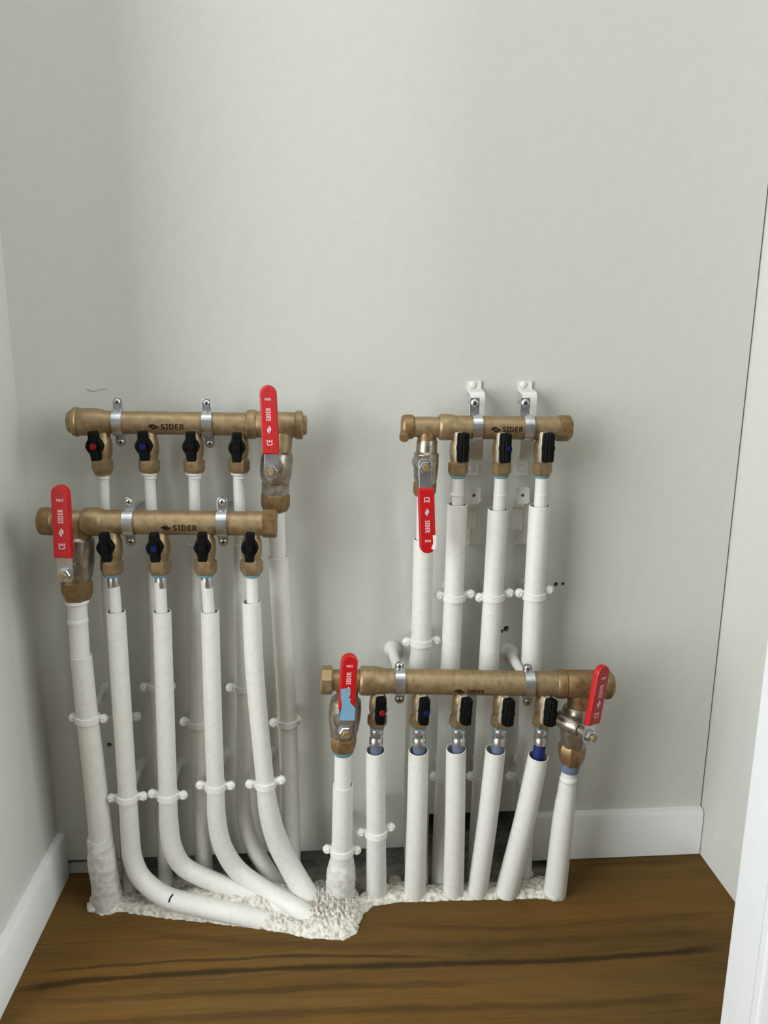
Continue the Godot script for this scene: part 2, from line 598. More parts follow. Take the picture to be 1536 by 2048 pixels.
func cut_outline() -> Array:          # front edge of the plaster, in pixels on the floor
	return [[178, 1798], [182, 1818], [200, 1831], [222, 1829], [240, 1823], [270, 1828], [330, 1837], [420, 1846], [510, 1857], [575, 1867], [612, 1876], [650, 1879], [690, 1880], [714, 1868], [718, 1848], [728, 1828], [748, 1812], [790, 1806], [830, 1804], [960, 1800], [1060, 1797], [1122, 1800], [1131, 1795], [1130, 1772]]

func build_floor() -> void:
	var fl := Node3D.new()
	fl.name = "floor"
	add_child(fl)
	struct(fl, "warm brown wooden plank floor with dark streaked grain", "floor")
	var wood := wood_material()
	# outline of the hole cut into the planks round the pipes
	var cut := PackedVector2Array()
	var first := G(184, 1800)
	cut.append(Vector2(first.x + 0.004, -0.2))
	for q in cut_outline():
		var g := G(q[0], q[1])
		cut.append(Vector2(g.x, g.z - 0.004))
	cut.append(Vector2(G(1130, 1772).x - 0.004, -0.2))
	var zs := [-0.03, 0.124, 0.314, 0.504, 0.694]
	for i in 4:
		var z0: float = zs[i] + 0.0003
		var z1: float = zs[i + 1] - 0.0003
		var r := PackedVector2Array([Vector2(-0.02, z0), Vector2(W + 0.02, z0), Vector2(W + 0.02, z1), Vector2(-0.02, z1)])
		if i == 1:
			r = PackedVector2Array([Vector2(-1.2, z0), Vector2(W + 0.02, z0), Vector2(W + 0.02, z1), Vector2(-1.2, z1)])
		if i >= 2:
			r = PackedVector2Array([Vector2(-1.2, z0), Vector2(2.0, z0), Vector2(2.0, z1), Vector2(-1.2, z1)])
		for poly in Geometry2D.clip_polygons(r, cut):
			var st := mb()
			flat_board(st, poly, -0.012, 0.0)
			obj("plank", st, wood, fl)
	var st2 := mb()
	flat_board(st2, PackedVector2Array([Vector2(-1.2, 0.6946), Vector2(2.0, 0.6946), Vector2(2.0, 2.6), Vector2(-1.2, 2.6)]), -0.012, 0.0)
	obj("plank", st2, wood, fl)
	slab("floor_slab", Vector3(-1.3, -0.1, -0.1), Vector3(W + 0.1, -0.0125, 0.36), M.concrete, "rough grey concrete slab showing behind the plaster round the pipes", "floor")
	slab("floor_slab_room", Vector3(-1.3, -0.1, 0.361), Vector3(2.1, -0.0125, 2.6), M.concrete, "concrete slab under the room floor", "floor")

func flat_board(st: SurfaceTool, poly: PackedVector2Array, y0: float, y1: float) -> void:
	var uv := func(p: Vector2) -> Vector2:
		return Vector2((p.x + 0.05) / 1.0, (p.y + 0.05) / 0.5)
	var idx := Geometry2D.triangulate_polygon(poly)
	for k in range(0, idx.size(), 3):
		var a := poly[idx[k]]
		var b := poly[idx[k + 1]]
		var c := poly[idx[k + 2]]
		var tri3 := [a, b, c]
		if (b - a).cross(c - a) < 0.0:
			tri3 = [a, c, b]
		for q in tri3:
			st.set_normal(Vector3.UP)
			st.set_uv(uv.call(q))
			st.add_vertex(Vector3(q.x, y1, q.y))
	for i in poly.size():
		var a := poly[i]
		var b := poly[(i + 1) % poly.size()]
		var e := (b - a).normalized()
		var n := Vector3(e.y, 0, -e.x)
		if Geometry2D.is_point_in_polygon((a + b) * 0.5 + Vector2(n.x, n.z) * 0.0005, poly):
			n = -n
		var A := Vector3(a.x, y1, a.y)
		var B := Vector3(b.x, y1, b.y)
		var C := Vector3(b.x, y0, b.y)
		var D := Vector3(a.x, y0, a.y)
		st.set_uv(uv.call(a))
		quad(st, A, B, C, D, n, n, n, n)

func wood_material() -> StandardMaterial3D:
	var w := 1150
	var h := 575
	var img := Image.create(w, h, false, Image.FORMAT_RGB8)
	var n1 := FastNoiseLite.new()
	n1.seed = 41
	n1.frequency = 1.0
	n1.fractal_octaves = 4
	var n2 := FastNoiseLite.new()
	n2.seed = 42
	n2.frequency = 1.0
	n2.fractal_octaves = 3
	# dark grain streaks: centre line z as function of x (metres), half width, strength
	var streaks := []
	for q in [
		[[[0, 1985], [130, 1965], [300, 1950], [520, 1937], [800, 1930], [1100, 1922], [1300, 1908], [1470, 1892]], 0.0052, 1.0],
		[[[60, 1945], [200, 1931], [360, 1922], [560, 1912], [760, 1912], [900, 1912]], 0.0026, 0.8],
		[[[60, 2005], [250, 1996], [420, 1985], [700, 1972], [1000, 1965]], 0.0050, 0.45],
		[[[0, 2060], [300, 2040], [700, 2020], [1100, 2012], [1450, 1990]], 0.0060, 0.4],
		[[[1140, 1735], [1250, 1726], [1420, 1722]], 0.006, 0.35],
		[[[760, 1850], [1000, 1858], [1200, 1846], [1460, 1828]], 0.006, 0.35],
		[[[240, 1860], [500, 1885], [760, 1893], [1100, 1880], [1460, 1862]], 0.007, 0.3]]:
		var line := []
		for p in q[0]:
			var g := G(p[0], p[1])
			line.append(Vector2(g.x, g.z))
		streaks.append([line, q[1], q[2]])
	for i in w:
		var x := float(i) / w * 1.0 - 0.05
		var cz := []
		for s in streaks:
			var line: Array = s[0]
			var z := 99.0
			var fade := 1.0
			for k in line.size() - 1:
				if x >= line[k].x and x <= line[k + 1].x:
					z = lerpf(line[k].y, line[k + 1].y, (x - line[k].x) / (line[k + 1].x - line[k].x))
			if z < 50.0:
				fade = smoothstep(line[0].x, line[0].x + 0.05, x) * (1.0 - smoothstep(line[-1].x - 0.07, line[-1].x, x))
				z += 0.0022 * n2.get_noise_2d(x * 9.0, s[1] * 9000.0)
			cz.append([z, fade])
		for j in h:
			var z := float(j) / h * 0.5 - 0.05
			var wav := 0.012 * n1.get_noise_2d(x * 2.2, z * 6.0)
			var broad := n1.get_noise_2d(x * 1.6 + 3.0, (z + wav) * 16.0)
			var fine := n2.get_noise_2d(x * 7.0, (z + wav) * 190.0)
			var pore := n2.get_noise_2d(x * 26.0 + 50.0, z * 620.0)
			var v := 1.0 + 0.13 * broad + 0.085 * fine + 0.06 * pore
			var warm := n1.get_noise_2d(x * 3.0 + 20.0, z * 7.0 + 9.0)
			var dark := 0.0
			for k in streaks.size():
				var d: float = absf(z - cz[k][0]) / (streaks[k][1] * (1.0 + 0.5 * n2.get_noise_2d(x * 14.0, 30.0 + k)))
				dark = maxf(dark, (1.0 - smoothstep(0.25, 1.25, d)) * streaks[k][2] * cz[k][1])
			v *= 1.0 - 0.40 * dark
			img.set_pixel(i, j, Color(clampf((0.362 + 0.02 * warm) * v, 0, 1), clampf(0.266 * v, 0, 1), clampf((0.128 - 0.016 * warm) * v, 0, 1)))
	var m := dull(mat(Color(1, 1, 1), 0.68))
	m.albedo_texture = ImageTexture.create_from_image(img)
	return m

# ============================================================ plaster round the pipes
func build_plaster() -> void:
	var poly := PackedVector2Array()
	for q in cut_outline():
		var g := G(q[0], q[1])
		poly.append(Vector2(g.x, g.z))
	for q in [[1126, 1757], [1090, 1755], [1040, 1764], [985, 1766], [960, 1764], [900, 1772], [860, 1772], [800, 1775], [770, 1768], [735, 1780], [715, 1795], [690, 1775], [640, 1775], [600, 1785], [560, 1772], [500, 1752], [430, 1755], [380, 1745], [320, 1768], [280, 1790], [240, 1778], [215, 1762], [190, 1768]]:
		var g := G(q[0], q[1])
		poly.append(Vector2(g.x, g.z))
	var n1 := FastNoiseLite.new()
	n1.seed = 61
	n1.frequency = 0.05
	n1.fractal_octaves = 3
	var n2 := FastNoiseLite.new()
	n2.seed = 62
	n2.frequency = 0.22
	n2.fractal_octaves = 2
	var mound := G(658, 1828)
	var mound2 := G(585, 1838)
	var mound3 := G(475, 1812)
	var lo := Vector2(9, 9)
	var hi := Vector2(-9, -9)
	for p in poly:
		lo = lo.min(p)
		hi = hi.max(p)
	lo -= Vector2(0.008, 0.008)
	hi += Vector2(0.008, 0.008)
	var step := 0.0014
	var nx := int((hi.x - lo.x) / step) + 1
	var nz := int((hi.y - lo.y) / step) + 1
	var ys := PackedFloat32Array()
	ys.resize(nx * nz)
	var ds := PackedFloat32Array()
	ds.resize(nx * nz)
	for i in nx:
		for j in nz:
			var p := lo + Vector2(i, j) * step
			var wob := Vector2(n1.get_noise_2d(p.x * 1600.0, p.y * 1600.0), n1.get_noise_2d(p.y * 1600.0, p.x * 1600.0 + 500.0)) * 0.0022
			var q := p + wob
			var d := 9.0
			for k in poly.size():
				var c := Geometry2D.get_closest_point_to_segment(q, poly[k], poly[(k + 1) % poly.size()])
				d = minf(d, c.distance_to(q))
			if not Geometry2D.is_point_in_polygon(q, poly):
				d = -d
			ds[i * nz + j] = d
			var y := -0.016
			if d > -0.001:
				var e := clampf((d + 0.001) / 0.008, 0.0, 1.0)
				y = -0.004 + 0.0115 * sqrt(e)
				y += 0.0016 * n1.get_noise_2d(p.x * 1000.0, p.y * 1000.0) * e
				y += 0.0006 * n2.get_noise_2d(p.x * 1000.0, p.y * 1000.0)
				var md := Vector2((p.x - mound.x) / 0.040, (p.y - mound.z) / 0.034).length()
				var md2 := Vector2((p.x - mound2.x) / 0.060, (p.y - mound2.z) / 0.026).length()
				var mm := maxf(1.0 - smoothstep(0.55, 1.15, md), 0.30 * (1.0 - smoothstep(0.5, 1.2, md2))) * minf(1.0, e * 1.5)
				var md3 := Vector2((p.x - mound3.x) / 0.125, (p.y - mound3.z) / 0.034).length()
				y += 0.019 * (1.0 - smoothstep(0.35, 1.1, md3)) * e
				y += mm * (0.009 + 0.010 * n2.get_noise_2d(p.x * 1000.0, p.y * 1000.0 + 300.0))
			ys[i * nz + j] = y
	var at := func(i: int, j: int) -> Vector3:
		return Vector3(lo.x + i * step, ys[i * nz + j], lo.y + j * step)
	var st := mb()
	st.set_smooth_group(0)
	for i in nx - 1:
		for j in nz - 1:
			if maxf(maxf(ds[i * nz + j], ds[(i + 1) * nz + j]), maxf(ds[i * nz + j + 1], ds[(i + 1) * nz + j + 1])) < -0.001:
				continue
			var a: Vector3 = at.call(i, j)
			var b: Vector3 = at.call(i + 1, j)
			var c: Vector3 = at.call(i + 1, j + 1)
			var d: Vector3 = at.call(i, j + 1)
			for q in [a, b, c, a, c, d]:
				st.add_vertex(q)
	st.index()
	st.generate_normals()
	var t := thing("plaster_patch", "rough lumpy white plaster filling round the pipe feet on the floor", "plaster", Vector3((lo.x + hi.x) * 0.5, 0, (lo.y + hi.y) * 0.5))
	obj("plaster", st, M.plaster, t)
	# loose lumps of filler
	var rng := RandomNumberGenerator.new()
	rng.seed = 77
	for q in [[190, 1812, 0.011], [1108, 1790, 0.010], [1082, 1765, 0.010], [700, 1790, 0.012], [735, 1795, 0.010], [790, 1762, 0.009], [800, 1775, 0.010], [640, 1775, 0.012], [1055, 1748, 0.008]]:
		var g := G(q[0], q[1], 0.003)
		var lump := mb()
		var r: float = q[2]
		var rings := []
		for k in 9:
			var a := PI * k / 8.0
			rings.append([g + Vector3(0, -cos(a) * r * 0.62, 0), Vector3(1, 0, 0), Vector3(0, 0, -1), maxf(0.0001, sin(a) * r)])
		skin(lump, rings, 20, false, false, false, n2, 0.003)
		obj("lump", lump, M.plaster, t)

# ============================================================ pieces of plumbing
# manifold body segments are [[x, y, dia], ...]
func manifold(label: String, z: float, base_px: Array, parts: Array) -> Node3D:
	var t := thing("manifold", label, "manifold", P(base_px[0], base_px[1], z))
	for p in parts:
		var st := mb()
		turned(st, p[1], z, p[2], p[2] <= 8)
		obj(p[0], st, p[3], t)
	return t

func logo(t: Node3D, ctr: Vector3, u: Vector3, v: Vector3, size: float, m: Material, radius := 0.0) -> void:
	var n := u.cross(v).normalized()
	var st := mb()
	var k := size
	for o in [PackedVector2Array([Vector2(-0.9, 0.0), Vector2(-0.35, 0.42), Vector2(0.12, 0.42), Vector2(0.5, 0.1), Vector2(0.25, 0.0), Vector2(0.0, 0.16), Vector2(-0.3, 0.1), Vector2(-0.55, -0.12)]), PackedVector2Array([Vector2(0.9, 0.0), Vector2(0.35, -0.42), Vector2(-0.12, -0.42), Vector2(-0.5, -0.1), Vector2(-0.25, 0.0), Vector2(0.0, -0.16), Vector2(0.3, -0.1), Vector2(0.55, 0.12)])]:
		var q := PackedVector2Array()
		for p in o:
			q.append(p * k)
		plate(st, q, ctr + n * (0.0002 if radius <= 0.0 else 0.00015), u, v, 0.0006)
	obj("logo", st, m, t)

func outlet_valve(t: Node3D, x: float, y0: float, y1: float, hx: float, hy: float, z: float, spec: Dictionary) -> void:
	# body hangs from the manifold at (x, y0) to (x2, y1)
	var x2: float = spec.get("x2", x)
	var d: float = spec.get("dia", 40.0)
	var st := mb()
	var L := y1 - y0
	var X := func(f: float) -> float:
		return lerpf(x, x2, f)
	var prof := []
	for q in [[-0.22, 0.80], [0.08, 0.80], [0.12, 0.92], [0.25, 1.0], [0.45, 1.02], [0.56, 0.95], [0.62, 0.86], [0.70, 0.86]]:
		prof.append([X.call(q[0]), y0 + L * q[0], d * q[1]])
	turned(st, prof, z, 26)
	var b := obj("outlet_valve", st, M.brass, t)
	st = mb()
	prof = []
	for q in [[0.64, 0.98], [0.67, 1.12], [0.90, 1.14], [0.96, 1.02], [1.0, 0.92]]:
		prof.append([X.call(q[0]), y0 + L * q[0], d * q[1]])
	turned(st, prof, z, 6, true)
	obj("compression_nut", st, M.brass, b)
	if spec.get("washer", true):
		st = mb()
		turned(st, [[X.call(1.0), y1 - 1.0, d * 0.70], [X.call(1.01), y1 + 0.5, d * 0.84], [X.call(1.05), y1 + 4.0, d * 0.82], [X.call(1.07), y1 + 6.0, d * 0.66]], z, 26)
		obj("washer", st, spec.get("washer_mat", M.teal), b)
	# stem and handle
	var c := P(X.call(0.38), y0 + L * 0.38, z)
	var h := P(hx, hy, z + spec.get("reach", 0.034))
	var yaw: float = spec.get("yaw", 0.0)
	var n := (h - c)
	n.y = 0.0
	n = n.normalized()
	if spec.has("yaw"):
		n = Vector3(sin(yaw), 0, cos(yaw))
	var s := S(h)
	var up := Vector3(0, 1, 0).rotated(n, spec.get("tilt", 0.0))
	var u := up.cross(n).normalized()
	st = mb()
	lathe(st, c, h - c, [[0.0, 8.0 * s], [0.62 * c.distance_to(h), 8.0 * s], [c.distance_to(h), 6.0 * s]], 18)
	obj("stem", st, M.nickel, b)
	if spec.get("slim", false):
		st = mb()
		lathe(st, c.lerp(h, 0.42), h - c, [[0.0, 13.0 * s], [0.001, 15.5 * s], [0.006, 15.5 * s], [0.008, 13.0 * s]], 22)
		obj("bonnet", st, M.nickel, b)
	# blade: waisted bar with a round hub
	st = mb()
	var o := PackedVector2Array()
	var hw: float = spec.get("hw", 9.5)
	var hb: float = spec.get("hub", 17.0)
	var hl: float = spec.get("hl", 30.0)
	for q in [[-hw * 0.85, -hl], [hw * 0.85, -hl], [hw, -hl * 0.85], [hw * 1.05, -hl * 0.52], [hb * 0.86, -hl * 0.26], [hb, -hl * 0.02], [hb * 0.86, hl * 0.24], [hw * 1.05, hl * 0.5], [hw, hl * 0.85], [hw * 0.8, hl], [-hw * 0.8, hl], [-hw, hl * 0.85], [-hw * 1.05, hl * 0.5], [-hb * 0.86, hl * 0.24], [-hb, -hl * 0.02], [-hb * 0.86, -hl * 0.26], [-hw * 1.05, -hl * 0.52], [-hw, -hl * 0.85]]:
		o.append(Vector2(q[0], q[1]) * s)
	var th: float = spec.get("thick", 0.011)
	plate(st, o, h - n * (th * 0.5), u, up, th, 0.0016)
	if spec.get("slim", false):
		var bp := mb()
		plate(bp, o, h - n * (th + 0.003), u, up, 0.005, 0.0012)
		obj("handle_back", bp, M.pale_metal, b)
	# raised grip rib down the middle
	plate(st, rect(hw * 1.5 * s, hl * 1.9 * s), h + n * 0.001, u, up, 0.004, 0.0014)
	obj("handle", st, M.black, b)
	st = mb()
	lathe(st, h + n * 0.0025, n, [[0.0, 6.4 * s], [0.0014, 6.4 * s], [0.002, 5.2 * s]], 18, false, up)
	var dot = obj("handle_insert", st, M[spec.get("dot", "dot_black")], b)
	if spec.has("dot"):
		dot.set_meta("label", "red handle insert" if spec.dot == "dot_red" else "blue handle insert")

# a ball valve: turned body segments, stem, flat lever with a coloured sleeve
func ball_valve(label: String, z: float, base_px: Array, parts: Array, cfg: Dictionary) -> Node3D:
	var t := thing("ball_valve", label, "valve", P(base_px[0], base_px[1], z))
	for p in parts:
		var st := mb()
		turned(st, p[1], z, p[2], p[2] <= 8)
		obj(p[0], st, p[3], t)
	var zl: float = z + cfg.reach
	var sp := P(cfg.stem[0], cfg.stem[1], zl)            # centre of the stem nut
	var tip := P(cfg.tip[0], cfg.tip[1], zl)             # tip of the lever
	var s := S(sp)
	var v := (tip - sp).normalized()
	var n := Vector3(sin(cfg.get("yaw", 0.0)), 0, cos(cfg.get("yaw", 0.0)))
	n = (n - v * n.dot(v)).normalized()
	var u := v.cross(n).normalized()
	var L := sp.distance_to(tip)
	var w: float = cfg.width * s
	# stem housing from body to lever
	var st := mb()
	var c: Vector3 = sp - n * (float(cfg.reach) + 0.004)
	lathe(st, c, n, [[0.0, 17.0 * s], [cfg.reach * 0.55, 17.0 * s], [cfg.reach * 0.62, 14.0 * s], [cfg.reach * 0.78, 14.0 * s], [cfg.reach * 0.80, 9.0 * s], [cfg.reach + 0.003, 9.0 * s]], 24)
	obj("stem_housing", st, M.nickel, t)
	var lever := mb()
	# bare metal tongue of the lever
	var o := PackedVector2Array()
	var hw: float = cfg.get("plate_width", 0.86) * w * 0.5
	var bare: float = cfg.sleeve * s                      # distance stem -> start of sleeve
	o.append_array(PackedVector2Array([Vector2(-hw, bare + 0.006), Vector2(-hw, -9.0 * s), Vector2(-hw * 0.7, -16.0 * s), Vector2(hw * 0.7, -16.0 * s), Vector2(hw, -9.0 * s), Vector2(hw, bare + 0.006)]))
	plate(lever, o, sp, u, v, 0.0026, 0.0005)
	var lv := obj("lever", lever, M.zinc, t)
	st = mb()
	lathe(st, sp + n * 0.0013, n, [[0.0, 13.0 * s], [0.004, 13.0 * s], [0.005, 11.5 * s]], 6, true, v)
	obj("lever_nut", st, M.zinc, lv)
	st = mb()
	lathe(st, sp + n * 0.006, n, [[0.0, 7.5 * s], [0.0035, 7.5 * s], [0.0043, 6.3 * s]], 18, false, v)
	obj("stem_end", st, M.brass, lv)
	# rubber sleeve: long rounded tongue
	var sl := PackedVector2Array()
	var r := w * 0.5
	sl.append(Vector2(-r, bare))
	sl.append(Vector2(r, bare))
	for k in 13:
		var a := PI * k / 12.0
		sl.append(Vector2(cos(a) * r, L - r + sin(a) * r))
	st = mb()
	plate(st, sl, sp + n * 0.0015, u, v, 0.0085, 0.0022)
	var sle := obj("lever_sleeve", st, M.red, lv)
	sle.set_meta("label", "red rubber sleeve with white lettering")
	# lettering along the sleeve
	var fo := sp + n * (0.0015 + 0.00425)
	var dirn := v if not cfg.get("flip", false) else v
	var tu := dirn
	var tv := n.cross(dirn).normalized()
	if cfg.has("text"):
		var a0: float = bare + (L - bare) * 0.16
		var span: float = L - bare
		for w2 in [["CE", 0.17, 0.36, 0.66, false], ["SIDER", 0.58, 0.29, 0.72, false], ["PN25", 0.80, 0.15, 0.8, true]]:
			var g := lettering(w2[0], w * w2[2], fo + dirn * (bare + span * w2[1]), (-tv if w2[4] else tu) * w2[3], tu if w2[4] else tv)
			obj("lettering", g, M.print_white, lv)
		logo(lv, fo + dirn * (bare + span * 0.36), tu, tv, w * 0.28, M.print_white)
	if cfg.has("patch"):
		for q in cfg.patch:
			st = mb()
			var po := PackedVector2Array()
			for e in q[1]:
				var pp := P(e[0], e[1], zl)
				po.append(Vector2((pp - sp).dot(u), (pp - sp).dot(v)))
			plate(st, po, fo + n * 0.0001, u, v, 0.0008)
			obj(q[0], st, q[2], lv)
	return t

# metal strap clamp over the manifold, with a lug and screw above and below and a rod to the wall
func strap_clamp(label: String, x: float, yu: float, xl: float, yl: float, z: float, tube_dia: float, axis_y: float, width := 19.0, rod_r := 0.004) -> Node3D:
	var top := P(x, yu, z)
	var bot := P(xl, yl, z)
	var c := P((x + xl) * 0.5, axis_y, z)
	var s := S(c)
	var t := thing("strap_clamp", label, "clamp", Vector3(top.x, bot.y, z), "metal strap clamps on the manifolds")
	var r := (tube_dia * 0.5 + 1.0) * s
	var th := 0.0022
	var w := width * s
	# half ring round the front
	var prof := []
	for k in 17:
		var a := PI / 2 - PI * k / 16.0
		prof.append(Vector2(cos(a), sin(a)))
	var st := mb()
	for k in 16:
		var p: Vector2 = prof[k]
		var q: Vector2 = prof[k + 1]
		var mk := func(e: Vector2, rr: float, side: float) -> Vector3:
			return c + Vector3(side * w * 0.5, e.y * rr, e.x * rr)
		var np := Vector3(0, p.y, p.x)
		var nq := Vector3(0, q.y, q.x)
		quad(st, mk.call(p, r + th, -1), mk.call(p, r + th, 1), mk.call(q, r + th, 1), mk.call(q, r + th, -1), np, np, nq, nq)
		for sd in [-1.0, 1.0]:
			var sx := Vector3(sd, 0, 0)
			quad(st, mk.call(p, r, sd), mk.call(p, r + th, sd), mk.call(q, r + th, sd), mk.call(q, r, sd), sx, sx, sx, sx)
		quad(st, mk.call(p, r, -1), mk.call(p, r, 1), mk.call(q, r, 1), mk.call(q, r, -1), -np, -np, -nq, -nq)
	obj("strap", st, M.zinc, t)
	for e in [[top, 1.0], [bot, -1.0]]:
		var lp: Vector3 = e[0]
		var sg: float = e[1]
		st = mb()
		var near := c.y + sg * (r - 0.001) - lp.y
		var o := PackedVector2Array()
		if sg > 0:
			o = PackedVector2Array([Vector2(-w / 2, near), Vector2(w / 2, near), Vector2(w / 2, 0)])
			for k in range(1, 8):
				o.append(Vector2(cos(PI * k / 8) * w / 2, sin(PI * k / 8) * w / 2))
			o.append(Vector2(-w / 2, 0))
		else:
			o = PackedVector2Array([Vector2(w / 2, near), Vector2(-w / 2, near), Vector2(-w / 2, 0)])
			for k in range(1, 8):
				o.append(Vector2(-cos(PI * k / 8) * w / 2, -sin(PI * k / 8) * w / 2))
			o.append(Vector2(w / 2, 0))
		plate(st, o, lp, Vector3.RIGHT, Vector3.UP, 0.0024, 0.0005)
		var lug := obj("lug", st, M.zinc, t)
		screw(lug, lp + Vector3(0, 0, 0.0012), Vector3(0, 0, 1), 6.4 * s)
	# threaded rod from the back of the clamp to the wall
	st = mb()
	lathe(st, Vector3(c.x, c.y, 0.0), Vector3(0, 0, 1), [[0.0, rod_r * 2.0], [0.006, rod_r * 2.1], [0.014, rod_r * 1.25], [z * 0.55, rod_r], [z - r, rod_r * 0.8]], 16)
	obj("rod", st, M.clip if rod_r > 0.0045 else M.screw, t)
	return t

func screw(parent: Node3D, p: Vector3, n: Vector3, r: float, m: Material = null) -> void:
	var st := mb()
	lathe(st, p, n, [[0.0, r], [r * 0.25, r], [r * 0.5, r * 0.75], [r * 0.58, r * 0.4]], 16, false, Vector3.UP)
	var h := obj("screw", st, M.screw if m == null else m, parent)
	if m == null:
		st = mb()
		var ax := axes(n, Vector3.UP)
		var o := p + n * r * 0.56
		plate(st, rect(r * 1.1, r * 0.26), o, ax[0], ax[1], r * 0.12)
		plate(st, rect(r * 0.26, r * 1.1), o, ax[0], ax[1], r * 0.12)
		# the slot belongs to the screw head: joined into the same lug part
		obj("screw_slot", st, M.screw_slot, parent)

# white painted clip round a conduit: band, two lugs with screw heads, a rod to the wall
func pipe_clip(label: String, cx: float, cy: float, dia: float, z: float, lugs: Array) -> Node3D:
	var c := P(cx, cy, z)
	var s := S(c)
	var t := thing("pipe_clip", label, "clip", c, "white clips on the conduits")
	var r := dia * 0.5 * s
	var st := mb()
	var dirn := P(cx, cy - 40, z) - P(cx, cy + 40, z)
	lathe(st, c - dirn.normalized() * 7.0 * s, dirn, [[0.0, r * 0.9], [0.0001, r + 0.0010], [0.0006, r + 0.0022], [13.0 * s, r + 0.0022], [13.6 * s, r + 0.0010], [13.7 * s, r * 0.9]], 26)
	obj("band", st, M.clip, t)
	for q in lugs:
		var l := P(q[0], q[1], z)
		st = mb()
		var a := l - c
		var d := Vector2(a.x, a.y)
		var u := Vector3(d.x, d.y, 0).normalized()
		var v := Vector3(-u.y, u.x, 0)
		var h := 9.5 * s
		var o := PackedVector2Array([Vector2(-d.length() + r * 0.92, -h * 0.72), Vector2(-h * 0.6, -h * 0.8)])
		for k in 9:
			var an := -PI / 2 + PI * k / 8.0
			o.append(Vector2(cos(an) * h, sin(an) * h))
		o.append(Vector2(-h * 0.6, h * 0.8))
		o.append(Vector2(-d.length() + r * 0.92, h * 0.72))
		plate(st, o, l, u, v, 0.006, 0.0018)
		var lug := obj("lug", st, M.clip, t)
		st = mb()
		lathe(st, l + Vector3(0, 0, 0.003), Vector3(0, 0, 1), [[0.0, 5.6 * s], [0.0012, 5.4 * s], [0.0019, 3.4 * s], [0.0012, 2.0 * s]], 16, false, Vector3.UP)
		obj("screw", st, M.clip, lug)
	st = mb()
	lathe(st, Vector3(c.x, c.y, 0.0), Vector3(0, 0, 1), [[0.0, 0.008], [0.003, 0.008], [0.0032, 0.0045], [z - r * 0.9, 0.0045]], 14)
	obj("rod", st, M.clip, t)
	return t

# path points: [x, y, dia, z] or [x, y, dia, h, "h"] when the height above the floor is known
func path_px(list: Array, step := 0.006) -> Array:
	var pts := []
	for q in list:
		var p := P(q[0], q[1], q[3]) if q.size() < 5 else G(q[0], q[1], q[3])
		pts.append([p, 0.5 * float(q[2]) * S(p)])
	return curve(pts, step)

func water_pipe(label: String, inner: Array, outer: Array, cfg := {}) -> Node3D:
	var last: Array = outer[-1] if outer.size() > 0 else inner[-1]
	var foot := P(last[0], last[1], last[3]) if last.size() < 5 else G(last[0], last[1], last[3])
	var t := thing("water_pipe", label, "pipe", foot)
	if inner.size() > 0:
		var st := mb()
		tube(st, path_px(inner), 22)
		obj("inner_pipe", st, cfg.get("inner_mat", M.pipe_core), t)
	for q in cfg.get("rings", []):
		var st := mb()
		turned(st, q[0], q[1], 24)
		obj(q[2], st, q[3], t)
	if outer.size() > 0:
		var st := mb()
		var nz: FastNoiseLite = null
		if cfg.has("lumps"):
			nz = FastNoiseLite.new()
			nz.seed = 91
			nz.frequency = 0.07
		tube(st, path_px(outer, 0.005), 30, cfg.get("mouth", 0.02), nz, cfg.get("lumps", 0.0))
		obj("conduit", st, M.pipe, t)
	return t

func strap_over(t: Node3D, x: float, axis_y: float, z: float, tube_dia: float, width: float, m: Material) -> void:
	var c := P(x, axis_y, z)
	var s := S(c)
	var r := (tube_dia * 0.5 + 1.0) * s
	var o := PackedVector2Array()
	for k in 15:
		var a := deg_to_rad(lerpf(100.0, -70.0, k / 14.0))
		o.append(Vector2(cos(a), sin(a)) * (r + 0.0022))
	for k in 15:
		var a := deg_to_rad(lerpf(-70.0, 100.0, k / 14.0))
		o.append(Vector2(cos(a), sin(a)) * r)
	var st := mb()
	plate(st, o, c, Vector3.BACK, Vector3.UP, width * s)
	obj("strap", st, m, t)

# bent strip: profile points in (z, y) metres, width along x
func bent_strip(st: SurfaceTool, pts: Array, thick: float, x: float, width: float) -> void:
	var a := PackedVector2Array()
	var b := PackedVector2Array()
	for i in pts.size():
		var d0: Vector2 = (pts[min(i + 1, pts.size() - 1)] - pts[max(i - 1, 0)]).normalized()
		var n := Vector2(d0.y, -d0.x)
		a.append(pts[i] + n * thick * 0.5)
		b.append(pts[i] - n * thick * 0.5)
	b.reverse()
	a.append_array(b)
	plate(st, a, Vector3(x, 0, 0), Vector3.BACK, Vector3.UP, width)

# ---------------------------------------------------------------- rear four-outlet manifold
func line_y(x: float, x0: float, y0: float, slope: float) -> float:
	return y0 + (x - x0) * slope

func along(list: Array, x0: float, y0: float, slope: float) -> Array:
	var o := []
	for q in list:
		o.append([q[0], line_y(q[0], x0, y0, slope), q[1]])
	return o

func mark(t: Node3D, x_logo: float, x_text: float, y_off: float, z: float, dia: float, x0: float, y0: float, slope: float, h: float) -> void:
	var c := P(x_text, line_y(x_text, x0, y0, slope), z)
	var c2 := P(x_logo, line_y(x_logo, x0, y0, slope), z)
	var u := (c - c2).normalized()
	var s := S(c)
	var r := dia * 0.5 * s
	var e := -y_off
	var v0 := Vector3.BACK.cross(u).normalized()
	var n := (Vector3.BACK * cos(e) + v0 * sin(e)).normalized()
	n = (n - u * n.dot(u)).normalized()
	var v := n.cross(u).normalized()
	var g := lettering("SIDER", h * s, c + n * r, u, v, r, 0.0006)
	obj("lettering", g, M.print_dark, t)
	logo(t, c2 + n * r, u, v, 12.0 * s, M.print_dark, r)

